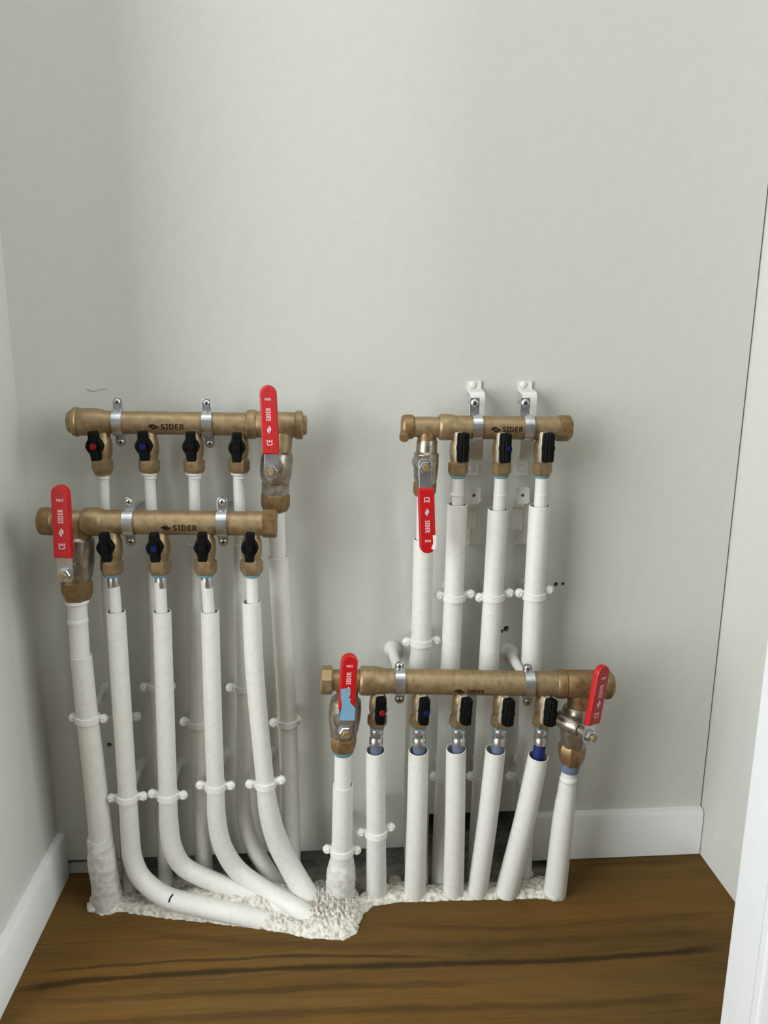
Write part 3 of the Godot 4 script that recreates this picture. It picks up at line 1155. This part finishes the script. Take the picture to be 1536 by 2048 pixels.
func build_rear_manifold() -> void:
	var z := 0.045
	var A := func(l: Array) -> Array:
		return along(l, 145.0, 843.5, 0.0145)
	var t := manifold("four-outlet brass manifold fixed flat against the wall behind another manifold", z, [330, 870], [
		["end_plug", A.call([[135, 28], [137, 40], [141, 46], [148, 47]]), 28, M.brass],
		["plug_flange", A.call([[146, 50], [148, 58], [155, 60], [158, 56]]), 28, M.brass],
		["body", A.call([[157, 52], [160, 55], [196, 55], [205, 51], [214, 46], [494, 46]]), 36, M.brass],
		["union_ring", A.call([[493, 52], [496, 58], [510, 59], [514, 53]]), 28, M.brass]])
	mark(t, 311, 349, 0.22, z, 46.0, 145.0, 843.5, 0.0145, 12.0)
	var xs := [205.0, 298.0, 388.0, 478.0]
	var hs := [[187.0, 893.0], [286.0, 893.0], [381.0, 894.0], [473.0, 896.0]]
	var dots := ["dot_red", "dot_blue", "", ""]
	for i in 4:
		var sp := {"dia": 38.0, "reach": 0.036, "washer": true, "washer_mat": M.clip if i != 0 else M.brass, "hub": 17.5, "tilt": 0.03 * (2 - i)}
		if dots[i] != "":
			sp["dot"] = dots[i]
		outlet_valve(t, xs[i], 868.0, 945.0, hs[i][0], hs[i][1], z, sp)
	var v := ball_valve("red-levered ball valve on the manifold fixed flat against the wall, lever pointing up", z, [551, 1022], [
		["tee", A.call([[511, 50], [514, 53], [540, 52], [592, 50]]), 30, M.brass],
		["tee_ring", A.call([[590, 52], [593, 57], [604, 57], [606, 50]]), 28, M.brass],
		["tee_plug", A.call([[604, 40], [612, 38], [614, 32]]), 6, M.brass],
		["tee_branch", [[566, 852, 40], [564, 880, 42], [561, 906, 42]], 26, M.brass],
		["body", [[558, 900, 44], [556, 905, 58], [554, 918, 63], [552, 940, 64], [551, 956, 60], [551, 966, 52]], 30, M.nickel],
		["hex_neck", [[551, 964, 52], [551, 966, 55], [551, 988, 55]], 6, M.nickel],
		["union_nut", [[551, 985, 50], [551, 990, 58], [551, 1012, 57], [551, 1022, 46]], 6, M.brass_dark]],
		{"reach": 0.040, "stem": [544, 941], "tip": [536, 770], "width": 33.0, "sleeve": 34.0, "text": true, "yaw": -0.1})
	v.set_meta("group", "red-levered ball valves")
	var nm := ["fourth", "third", "second", "first"]
	var paths := [
		[[[207, 944, 21, .045], [211, 1092, 21, .043]], [[212, 1086, 29, .042], [226, 1300, 29, .040], [240, 1450, 29, .040], [250, 1600, 29, .040], [260, 1797, 30, .040]]],
		[[[299, 944, 22, .045], [306, 1092, 22, .043]], [[307, 1086, 29, .042], [315, 1372, 29, .040], [322, 1550, 29, .040], [329, 1700, 28, .040], [333, 1797, 26, .040]]],
		[[[388, 944, 22, .045], [391, 1092, 22, .043]], [[391, 1086, 29, .042], [395, 1447, 29, .040], [401, 1620, 30, .040], [408, 1720, 33, .040], [412, 1797, 33, .040]]],
		[[[477, 944, 22, .045], [481, 1092, 22, .043]], [[481, 1086, 29, .042], [484, 1375, 29, .040], [486, 1580, 30, .040], [490, 1640, 32, .040], [506, 1692, 33, .042], [542, 1750, 33, .046], [580, 1797, 32, .050]]]]
	for i in 4:
		water_pipe("slim white conduit from %s outlet beside the red lever, rear four-outlet manifold" % nm[i], paths[i][0], paths[i][1], {"rings": [[[[xs[i] + 2, 950, 24], [xs[i] + 2, 956, 25], [xs[i] + 2, 958, 22]], z, "collar", M.clip]]})
	water_pipe("thick white pipe under the ball valve of the rear four-outlet manifold", [[553, 1019, 33, .045], [556, 1122, 33, .044]], [[556, 1113, 40, .044], [567, 1300, 39, .043], [575, 1440, 38, .042], [580, 1600, 37, .042], [584, 1797, 37, .042]], {})
	var cl := [[235, 804, 243, 884], [413, 806, 420, 887]]
	strap_clamp("shiny metal strap clamp between fourth and third outlet, rear four-outlet manifold", 235, 804, 242, 884, z, 46.0, 845.0)
	strap_clamp("shiny metal strap clamp between second and first outlet, rear four-outlet manifold", 413, 806, 420, 887, z, 46.0, 847.5)
	pipe_clip("shaded white clip on fourth conduit of rear manifold, behind a front conduit", 239, 1435, 29, .040, [[208, 1437], [273, 1433]])
	pipe_clip("shaded white clip on third conduit of rear manifold, higher than its neighbour clip", 315, 1372, 29, .040, [[289, 1374], [342, 1372]])
	pipe_clip("shaded white clip on second conduit of rear four-outlet manifold", 395, 1447, 29, .040, [[369, 1443], [421, 1447]])
	pipe_clip("shaded white clip on first conduit of rear four-outlet manifold", 484, 1375, 29, .040, [[461, 1375], [508, 1374]])
	pipe_clip("white clip on thick pipe under the rear manifold ball valve", 575, 1443, 38, .042, [[548, 1445], [590 + 4, 1440]])

# ---------------------------------------------------------------- front four-outlet manifold
func build_front_manifold() -> void:
	var z := 0.085
	var A := func(l: Array) -> Array:
		return along(l, 95.0, 1042.5, 0.0105)
	var t := manifold("four-outlet brass manifold standing out from the wall before another manifold", z, [350, 1070], [
		["union_ring", A.call([[166, 50], [170, 56], [174, 58], [200, 58], [206, 52]]), 30, M.brass],
		["body", A.call([[204, 54], [208, 50], [214, 49], [527, 49]]), 36, M.brass],
		["end_cap", A.call([[525, 53], [527, 58], [551, 58], [554, 52]]), 6, M.brass_dark]])
	mark(t, 336, 374, 0.22, z, 49.0, 95.0, 1042.5, 0.0105, 12.5)
	var xs := [224.0, 319.0, 411.0, 503.0]
	var hs := [[209.0, 1097.0], [308.0, 1097.0], [404.0, 1096.0], [499.0, 1097.0]]
	for i in 4:
		var sp := {"dia": 41.0, "reach": 0.034, "hub": 17.5, "tilt": 0.03 * (1.5 - i)}
		if i == 1:
			sp["dot"] = "dot_blue"
		outlet_valve(t, xs[i], 1068.0, 1147.0, hs[i][0], hs[i][1], z, sp)
	ball_valve("red-levered ball valve beside the closet baseboard wall, front four-outlet manifold", z, [154, 1198], [
		["end_cap", A.call([[78, 40], [81, 52], [86, 56], [106, 56], [109, 51]]), 30, M.brass_dark],
		["tee", A.call([[107, 50], [142, 50], [147, 45], [170, 45]]), 30, M.brass],
		["tee_branch", [[163, 1048, 40], [161, 1080, 42]], 26, M.brass_dark],
		["body", [[160, 1072, 44], [160, 1077, 56], [158, 1092, 60], [156, 1120, 63], [154, 1148, 60], [154, 1160, 50]], 30, M.nickel],
		["union_nut", [[154, 1157, 54], [154, 1163, 64], [154, 1185, 62], [154, 1198, 50]], 6, M.brass_dark]],
		{"reach": 0.040, "stem": [131, 1148], "tip": [122, 969], "width": 36.0, "sleeve": 35.0, "text": true, "yaw": -0.05})
	var nm := ["first", "second", "third", "fourth"]
	var paths := [
		[[[228, 1172, 23, z], [233, 1238, 23, .085]], [[232, 1222, 37, .085], [243, 1400, 37, .083], [256, 1600, 36, .078], [260, 1665, 37, .074], [265, 1715, 38, .071], [284, 1757, 38, .046, "h"], [330, 1793, 40, .024, "h"], [392, 1810, 41, .016, "h"], [480, 1829, 41, .009, "h"], [570, 1852, 41, -.008, "h"]]],
		[[[320, 1163, 23, z], [324, 1238, 23, .085]], [[324, 1222, 36, .085], [330, 1400, 36, .083], [336, 1590, 36, .078], [338, 1650, 38, .073], [346, 1698, 38, .070], [370, 1735, 37, .055, "h"], [430, 1764, 37, .034, "h"], [510, 1794, 38, .017, "h"], [580, 1826, 39, .004, "h"], [640, 1856, 39, -.014, "h"]]],
		[[[413, 1158, 23, z], [419, 1238, 23, .085]], [[420, 1222, 36, .085], [425, 1400, 36, .083], [431, 1570, 35, .078], [434, 1640, 37, .074], [446, 1694, 37, .070], [478, 1743, 38, .046, "h"], [540, 1787, 38, .022, "h"], [605, 1825, 39, .010, "h"], [655, 1858, 39, -.012, "h"]]],
		[[[503, 1148, 23, z], [506, 1228, 23, .086]], [[503, 1203, 37, .086], [510, 1350, 37, .084], [530, 1560, 36, .078], [539, 1628, 41, .074], [556, 1685, 43, .069], [583, 1738, 44, .048, "h"], [617, 1796, 46, .012, "h"], [640, 1832, 46, -.012, "h"]]]]
	var made := []
	for i in 4:
		var rings := []
		if i < 3:
			rings.append([[[xs[i] + 3, 1149, 22], [xs[i] + 3, 1152, 24], [xs[i] + 3.5, 1174, 23]], z, "metal_end", M.zinc])
		made.append(water_pipe("white conduit from %s outlet beside the red lever, front four-outlet manifold" % nm[i], paths[i][0], paths[i][1], {"rings": rings}))
	pen_mark(made[0], [[346, 1789], [341, 1795], [338, 1803], [341, 1811]], M.dot_blue)
	pen_mark(made[1], [[333, 1671], [332, 1680], [331, 1690]], M.screw_slot)
	var big := water_pipe("thickest white pipe beside the baseboard, under the front manifold ball valve", [[154, 1196, 37, z], [161, 1322, 38, .085]], [[162, 1310, 41, .085], [175, 1436, 42, .081], [190, 1560, 44, .075], [203, 1680, 46, .069], [213, 1780, 47, .060], [216, 1812, 48, .056]], {"rings": [[[[154, 1199, 44], [154, 1202, 46], [155, 1206, 45], [155, 1208, 38]], z, "collar", M.clip], [[[156, 1236, 37.5], [156, 1238, 39.5], [156, 1246, 39.8], [157, 1248, 38]], z, "joint_ring", M.clip]]})
	var nz := FastNoiseLite.new()
	nz.seed = 92
	nz.frequency = 0.06
	var st := mb()
	tube(st, path_px([[200, 1672, 47, .070], [203, 1695, 54, .069], [206, 1725, 57, .067], [210, 1755, 55, .064], [213, 1785, 58, .060], [216, 1815, 64, .056]], 0.003), 40, 0.0, nz, 0.0022)
	obj("plaster_collar", st, M.paint_lumps, big)
	strap_clamp("shiny metal strap clamp between first and second outlet, front four-outlet manifold", 258, 1003, 262, 1083, z, 49.0, 1044.5, 20.0)
	strap_clamp("shiny metal strap clamp between third and fourth outlet, front four-outlet manifold", 444, 1003, 447, 1083, z, 49.0, 1046.5, 20.0)
	pipe_clip("white clip on the thickest pipe beside the baseboard", 175, 1436, 42, .081, [[147, 1435], [207, 1437]])
	pipe_clip("white clip on first conduit of front four-outlet manifold", 255, 1594, 36, .078, [[223, 1596], [286, 1592]])
	pipe_clip("white clip on second conduit of front four-outlet manifold", 336, 1591, 36, .078, [[305, 1587], [366, 1590]])
	pipe_clip("white clip on third conduit of front four-outlet manifold", 431, 1572, 35, .078, [[401, 1570], [461, 1571]])
	pipe_clip("white clip on fourth conduit of front four-outlet manifold", 531, 1567, 36, .078, [[500, 1568], [562, 1560]])

# ---------------------------------------------------------------- three-outlet manifold
func build_three_outlet_manifold() -> void:
	var z := 0.055
	var A := func(l: Array) -> Array:
		return along(l, 803.0, 853.5, 0.0095)
	var t := manifold("three-outlet brass manifold on white wall brackets", z, [1000, 880], [
		["union_ring", A.call([[877, 46], [880, 51], [884, 53], [904, 52], [912, 47]]), 30, M.brass],
		["body", A.call([[908, 48], [914, 46.5], [1114, 46.5]]), 36, M.brass],
		["end_cap", A.call([[1112, 48], [1115, 52], [1137, 52], [1141, 46]]), 6, M.brass_dark]])
	mark(t, 987, 1020, 0.05, z, 46.5, 803.0, 853.5, 0.0095, 11.0)
	var xs := [918.0, 1003.0, 1086.0]
	var x2 := [916.0, 1002.0, 1084.0]
	var hs := [[930.0, 896.0], [1015.0, 897.0], [1101.0, 896.0]]
	for i in 3:
		outlet_valve(t, xs[i], 876.0, 950.0, hs[i][0], hs[i][1], z, {"x2": x2[i], "dia": 36.0, "reach": 0.030, "yaw": 0.55, "slim": true, "hub": 11.5, "hw": 9.5, "thick": 0.008, "dot": "dot_blue" if i == 1 else "dot_black"})
	var v := ball_valve("ball valve with red lever hanging down, three-outlet manifold", z, [851, 985], [
		["end_cap", A.call([[803, 40], [806, 47], [810, 49], [824, 49], [828, 42]]), 30, M.brass_dark],
		["tee", A.call([[826, 40], [850, 42], [879, 40]]), 30, M.brass],
		["tee_branch", [[854, 858, 38], [854, 884, 38]], 26, M.brass_dark],
		["body", [[854, 880, 40], [854, 884, 42], [853, 903, 42], [853, 907, 50], [852, 930, 50], [851, 955, 47], [851, 966, 42]], 30, M.nickel],
		["union_nut", [[850, 962, 44], [850, 966, 47], [849, 984, 46], [849, 992, 38]], 6, M.brass_dark]],
		{"reach": 0.036, "stem": [850, 934], "tip": [855, 1105], "width": 33.0, "sleeve": 42.0, "text": true, "yaw": 0.03, "plate_width": 0.80,
		"patch": [["paint_chip", [[864, 1068], [871, 1068], [871, 1090], [866, 1098], [861, 1094], [865, 1084]], M.clip]]})
	var pst := mb()
	var pc := P(812, 868, z + 0.012)
	lathe(pst, pc - Vector3(0, 0, 0.012), Vector3(-0.15, -0.25, 1), [[0.0, 0.0058], [0.016, 0.0058], [0.018, 0.0045]], 20)
	obj("drain_plug", pst, M.brass_dark, v)
	var nm := ["first", "second", "third"]
	var paths := [
		[[[917, 952, 23, z], [915, 1026, 23, .051]], [[915, 1008, 40, .051], [907, 1193, 39, .047], [900, 1340, 39, .045], [893, 1500, 39, .044], [886, 1650, 39, .043], [880, 1797, 39, .042]]],
		[[[1002, 952, 25, z], [997, 1034, 25, .051]], [[996, 1018, 41, .051], [986, 1193, 40, .047], [977, 1340, 40, .045], [968, 1500, 40, .044], [960, 1650, 40, .043], [952, 1797, 40, .042]]],
		[[[1084, 952, 26, z], [1080, 1028, 26, .051]], [[1079, 1011, 42, .051], [1068, 1193, 40, .047], [1062, 1340, 40, .045], [1055, 1500, 40, .044], [1048, 1650, 38, .043], [1042, 1797, 36, .042]]]]
	for i in 3:
		var rx: float = x2[i] - 1.0
		water_pipe("white conduit from %s outlet beside the hanging red lever, three-outlet manifold" % nm[i], paths[i][0], paths[i][1], {"rings": [[[[rx - 0.5, 985, 24], [rx - 0.5, 986, 27], [rx - 0.5, 990, 27], [rx - 0.7, 991, 24]], .053, "joint_ring", M.clip]]})
	water_pipe("white conduit behind the hanging red lever", [[849, 988, 30, z], [847, 1100, 30, .051]], [[847, 1078, 40, .051], [842, 1283, 40, .047], [836, 1345, 40, .046], [830, 1500, 42, .045], [831, 1640, 48, .044], [834, 1797, 46, .042]], {})
	pipe_clip("white clip on the conduit behind the hanging red lever", 842, 1283, 40, .047, [[814, 1284], [872, 1281]])
	pipe_clip("white clip on first conduit of three-outlet manifold", 908, 1194, 39, .047, [[879, 1191], [941, 1188]])
	pipe_clip("white clip on second conduit of three-outlet manifold", 986, 1193, 40, .047, [[959, 1195], [1019, 1186]])
	pipe_clip("white clip on third conduit of three-outlet manifold", 1068, 1191, 40, .047, [[1039, 1186], [1098, 1180]])
	pipe_clip("shaded white clip low on first conduit of three-outlet manifold", 891, 1553, 39, .044, [[868, 1552], [918, 1552]])
	pipe_clip("shaded white clip low on second conduit of three-outlet manifold", 965, 1553, 40, .044, [[942, 1552], [990, 1553]])
	pipe_clip("shaded white clip low on third conduit of three-outlet manifold", 1053, 1553, 39, .044, [[1021, 1552], [1080, 1553]])
	# wall brackets with straps
	var which := ["first", "second"]
	for i in 2:
		var dx := 101.0 * i
		var c := P(947 + dx, 800, 0.0)
		var s := S(c)
		var b := thing("wall_bracket", "white painted wall bracket strapping the three-outlet manifold between %s outlets" % ["first and second", "second and third"][i], "bracket", P(944 + dx, 945, 0.0))
		var yt := P(947 + dx, 762, 0.0).y
		var y1 := P(947 + dx, 779, 0.0).y
		var y2 := P(943 + dx, 912, 0.0).y
		var yb := P(942 + dx, 950, 0.0).y
		var st := mb()
		var zo := 0.026
		bent_strip(st, [Vector2(0.0015, yt), Vector2(0.0015, y1 + 0.001), Vector2(0.003, y1), Vector2(zo - 0.002, y1 - 0.003), Vector2(zo, y1 - 0.006), Vector2(zo, y2 + 0.004), Vector2(zo - 0.002, y2), Vector2(0.003, y2 - 0.004), Vector2(0.0015, y2 - 0.006), Vector2(0.0015, yb)], 0.003, c.x, 28.0 * s)
		var fr := obj("bracket_frame", st, M.clip, b)
		screw(fr, P(946 + dx, 769, 0.003), Vector3.BACK, 6.5 * s, M.clip)
		screw(fr, P(942 + dx, 937, 0.003), Vector3.BACK, 6.5 * s, M.clip)
		strap_over(b, 952 + dx * 1.01, line_y(952 + dx, 803.0, 853.5, 0.0095), z, 46.5, 19.0, M.zinc)
		st = mb()
		var tl := P(949 + dx, 806, z - 0.004)
		plate(st, rect(19.0 * s, 36.0 * s, 0.0, -8.0 * s), tl, Vector3.RIGHT, Vector3.UP, 0.0024, 0.0005)
		var lug := obj("strap_lug", st, M.zinc, b)
		screw(lug, tl + Vector3(0, 0, 0.0012), Vector3.BACK, 7.5 * s)
		st = mb()
		lathe(st, Vector3(tl.x, tl.y, zo), Vector3.BACK, [[0.0, 0.0035], [z - 0.005 - zo, 0.0035]], 12)
		obj("bolt", st, M.screw, b)
	# spare brackets without a pipe
	for i in 2:
		var dx := 98.0 * i
		var c := P(948 + dx, 1030, 0.03)
		var s := S(c)
		var b := thing("spare_bracket", "empty white bracket with bolt hole below the manifold, between %s conduits" % ["first and second", "second and third"][i], "bracket", P(946 + dx * 0.95, 1085, 0.0))
		var st := mb()
		var foot := P(946 + (94.0 if i == 1 else 0.0), 1072, 0.0)
		var ym := P(946, 1050, 0.0).y
		bent_strip(st, [Vector2(0.001, foot.y - 13.0 * s), Vector2(0.012, foot.y - 12.0 * s), Vector2(0.014, foot.y - 10.0 * s), Vector2(0.014, foot.y + 78.0 * s), Vector2(0.012, foot.y + 80.0 * s), Vector2(0.001, foot.y + 81.0 * s)], 0.003, foot.x, 24.0 * s)
		obj("bracket_frame", st, M.clip, b)
		var h := P(948 + dx, 991, 0.032)
		# hanging half strap: wide head with a round hole, narrow tail
		st = mb()
		var hw := 13.0 * s
		var hole := 3.6 * s
		for k in 24:
			var a0 := TAU * k / 24.0
			var a1 := TAU * (k + 1) / 24.0
			var edge := func(a: float) -> Vector2:
				var d := Vector2(cos(a), sin(a))
				var m := maxf(absf(d.x) / hw, absf(d.y) / (17.0 * s))
				return d / m
			var o0: Vector2 = edge.call(a0)
			var o1: Vector2 = edge.call(a1)
			var i0 := Vector2(cos(a0), sin(a0)) * hole
			var i1 := Vector2(cos(a1), sin(a1)) * hole
			for zz in [[0.0, Vector3.BACK], [-0.003, Vector3.FORWARD]]:
				var f := func(q: Vector2) -> Vector3:
					return h + Vector3(q.x, q.y, zz[0])
				quad(st, f.call(o0), f.call(o1), f.call(i1), f.call(i0), zz[1], zz[1], zz[1], zz[1])
			var wall2 := func(p0: Vector2, p1: Vector2, sg: float) -> void:
				var nn := Vector3((p0 + p1).x, (p0 + p1).y, 0).normalized() * sg
				quad(st, h + Vector3(p0.x, p0.y, 0), h + Vector3(p1.x, p1.y, 0), h + Vector3(p1.x, p1.y, -0.003 if sg > 0.0 else -0.017), h + Vector3(p0.x, p0.y, -0.003 if sg > 0.0 else -0.017), nn, nn, nn, nn)
			wall2.call(o0, o1, 1.0)
			wall2.call(i0, i1, -1.0)
		obj("strap_head", st, M.clip, b)
		st = mb()
		var ya := h.y - 16.0 * s
		bent_strip(st, [Vector2(h.z - 0.0015, ya + 0.001), Vector2(h.z - 0.003, ya - 0.003), Vector2(h.z - 0.012, ya - 0.008), Vector2(h.z - 0.012, ya - 22.0 * s), Vector2(h.z - 0.008, ya - 56.0 * s)], 0.003, h.x - (2.0 + 4.0 * i) * s, 20.0 * s)
		obj("strap_tail", st, M.clip, b)
		st = mb()
		lathe(st, Vector3(h.x, h.y - 12.0 * s, 0.014), Vector3.BACK, [[0.0, 0.003], [h.z - 0.0165, 0.003]], 12)
		obj("spacer", st, M.clip, b)

# ---------------------------------------------------------------- five-outlet manifold
func build_five_outlet_manifold() -> void:
	var z := 0.10
	var A := func(l: Array) -> Array:
		return along(l, 653.0, 1360.0, 0.0165)
	var t := manifold("five-outlet brass manifold low on long rods between two ball valves", z, [930, 1392], [
		["union_ring", A.call([[719, 52], [722, 57], [726, 59], [756, 58], [766, 53]]), 30, M.brass],
		["body", A.call([[760, 55], [770, 51], [780, 50], [1114, 50]]), 36, M.brass],
		["union_ring", A.call([[1110, 52], [1114, 57], [1128, 58], [1131, 52]]), 30, M.brass_dark]])
	mark(t, 915, 948, 0.35, z, 50.0, 653.0, 1360.0, 0.0165, 9.0)
	var xs := [757.0, 841.0, 923.0, 1005.0, 1090.0]
	var x2 := [754.0, 838.0, 917.0, 1000.0, 1083.0]
	var hs := [[763.0, 1424.0], [851.0, 1425.0], [936.0, 1425.0], [1021.0, 1427.0], [1106.0, 1427.0]]
	var dots := ["dot_red", "dot_blue", "dot_black", "dot_black", "dot_black"]
	for i in 5:
		outlet_valve(t, xs[i], 1386.0, 1452.0, hs[i][0], hs[i][1], z, {"x2": x2[i], "dia": 35.0, "reach": 0.030, "yaw": 0.2 + 0.1 * i, "slim": true, "hub": 11.0, "hw": 9.5, "hl": 28.0, "thick": 0.009, "dot": dots[i], "tilt": -0.06})
	ball_valve("ball valve whose red lever is smeared with pale blue paint", z, [687, 1502], [
		["end_cap", A.call([[641, 48], [644, 57], [662, 57], [666, 48]]), 8, M.brass],
		["tee", A.call([[664, 42], [690, 44], [722, 44]]), 30, M.brass_dark],
		["tee_branch", [[695, 1372, 42], [694, 1400, 44]], 26, M.brass_dark],
		["body", [[693, 1394, 48], [692, 1399, 60], [691, 1412, 64], [689, 1436, 64], [688, 1460, 56], [687, 1473, 50]], 30, M.nickel],
		["union_nut", [[687, 1468, 50], [687, 1474, 56], [686, 1490, 52], [686, 1501, 42]], 8, M.brass_dark],
		["washer", [[686, 1499, 44], [686, 1503, 43], [686, 1507, 36]], 26, M.teal]],
		{"reach": 0.042, "stem": [690, 1462], "tip": [699, 1306], "width": 33.0, "sleeve": 50.0, "text": true, "yaw": 0.12,
		"patch": [["paint_smear", [[680, 1373], [699, 1371], [700, 1382], [696, 1392], [701, 1403], [709, 1412], [708, 1437], [677, 1435], [682, 1408], [680, 1390]], M.sky_paint]]})
	ball_valve("ball valve with slanted red lever next to the back baseboard, five-outlet manifold", z, [1143, 1526], [
		["tee", A.call([[1128, 50], [1132, 56], [1150, 57], [1200, 58], [1205, 53]]), 30, M.brass_dark],
		["end_cap", A.call([[1202, 54], [1205, 58], [1217, 57], [1223, 46], [1226, 26]]), 30, M.brass_dark],
		["tee_branch", [[1160, 1372, 44], [1158, 1398, 46], [1157, 1420, 46]], 26, M.brass_dark],
		["body", [[1156, 1412, 48], [1155, 1418, 58], [1153, 1430, 62], [1150, 1455, 62], [1147, 1478, 54], [1145, 1490, 48]], 30, M.nickel],
		["union_nut", [[1145, 1486, 48], [1144, 1492, 55], [1143, 1510, 53], [1141, 1526, 42]], 8, M.brass_dark],
		["washer", [[1141, 1523, 40], [1140, 1528, 40], [1138, 1541, 37]], 26, M.blue_sleeve]],
		{"reach": 0.042, "stem": [1177, 1470], "tip": [1204, 1329], "width": 36.0, "sleeve": 26.0, "text": true, "yaw": 0.55})
	var nm := ["first", "second", "third", "fourth", "fifth"]
	var paths := [
		[[[752, 1484, 24, z], [751, 1540, 24, .098]], [[751, 1500, 39, .099], [752, 1663, 39, .085], [753, 1800, 42, .062]]],
		[[[838, 1484, 24, z], [837, 1540, 24, .098]], [[837, 1500, 40, .099], [834, 1640, 41, .086], [829, 1803, 43, .064]]],
		[[[917, 1484, 24, z], [913, 1540, 24, .098]], [[912, 1497, 40, .099], [910, 1640, 40, .086], [906, 1803, 42, .064]]],
		[[[997, 1484, 24, z], [989, 1540, 24, .098]], [[991, 1499, 40, .099], [975, 1640, 40, .087], [952, 1800, 40, .067]]],
		[[[1081, 1484, 24, z], [1070, 1545, 24, .098]], [[1077, 1511, 41, .099], [1049, 1640, 42, .088], [1009, 1800, 46, .069]]]]
	for i in 5:
		var rings := [[[[x2[i] + 0.0, 1455, 24], [x2[i], 1458, 27], [lerpf(x2[i], paths[i][0][0][0], 0.5), 1468, 27], [lerpf(x2[i], paths[i][0][0][0], 0.5), 1470, 25], [lerpf(x2[i], paths[i][0][0][0], 0.6), 1474, 25], [lerpf(x2[i], paths[i][0][0][0], 0.7), 1476, 28], [paths[i][0][0][0], 1487, 28]], z, "crimp_sleeve", M.zinc]]
		water_pipe("white open-topped conduit from %s outlet beside the blue-smeared lever, five-outlet manifold" % nm[i], paths[i][0], paths[i][1], {"rings": rings, "mouth": 0.05, "inner_mat": M.deep_blue if i == 4 else M.blue_sleeve})
	var dl := water_pipe("white pipe with swollen foot under the blue-smeared lever valve", [[686, 1504, 34, z], [685, 1590, 34, .095]], [[686, 1568, 40, .096], [684, 1700, 42, .084], [682, 1797, 46, .068]], {})
	var nz := FastNoiseLite.new()
	nz.seed = 93
	nz.frequency = 0.06
	var st := mb()
	tube(st, path_px([[684, 1714, 44, .080], [683, 1730, 53, .079], [682, 1745, 57, .077], [681, 1772, 58, .073], [680, 1800, 58, .068]], 0.003), 36, 0.0, nz, 0.0012)
	obj("plaster_collar", st, M.paint_lumps, dl)
	water_pipe("white tapering pipe under the slanted red lever valve", [[1138, 1538, 30, z], [1135, 1592, 31, .096]], [[1135, 1562, 32, .097], [1133, 1585, 36, .095], [1126, 1640, 42, .091], [1108, 1800, 45, .075]], {"rings": [[[[1137, 1552, 31], [1137, 1555, 34], [1136, 1560, 34], [1136, 1562, 31]], z, "joint_ring", M.clip]]})
	strap_clamp("metal strap clamp on long rod between first and second outlet, five-outlet manifold", 799, 1331, 799, 1398, z, 50.0, 1362.5, 19.0, 0.0055)
	strap_clamp("metal strap clamp on long rod between fourth and fifth outlet, five-outlet manifold", 1055, 1336, 1055, 1403, z, 50.0, 1366.5, 19.0, 0.0055)
	pipe_clip("white clip above the swollen foot of the pipe under the blue-smeared lever", 684, 1699, 42, .084, [[655, 1698], [713, 1700]])
	pipe_clip("white clip on first open-topped conduit of five-outlet manifold", 752, 1664, 39, .085, [[722, 1664], [781, 1654]])

# a short pen stroke drawn on the side of a conduit that faces the room
func pen_mark(t: Node3D, px: Array, m: Material) -> void:
	var mesh: ArrayMesh = (t.get_node("conduit") as MeshInstance3D).mesh
	var faces := mesh.get_faces()
	var off := origin_of(t.get_node("conduit"))
	var path := []
	for q in px:
		var d := ray(q[0], q[1])
		var best := 9e9
		for k in range(0, faces.size(), 3):
			var hit = Geometry3D.ray_intersects_triangle(CP, d, faces[k] + off, faces[k + 1] + off, faces[k + 2] + off)
			if hit != null:
				best = minf(best, CP.distance_to(hit))
		if best < 9e8:
			path.append([CP + d.normalized() * best, 0.0011])
	if path.size() > 1:
		var st := mb()
		tube(st, path, 8)
		obj("pen_mark", st, m, t)
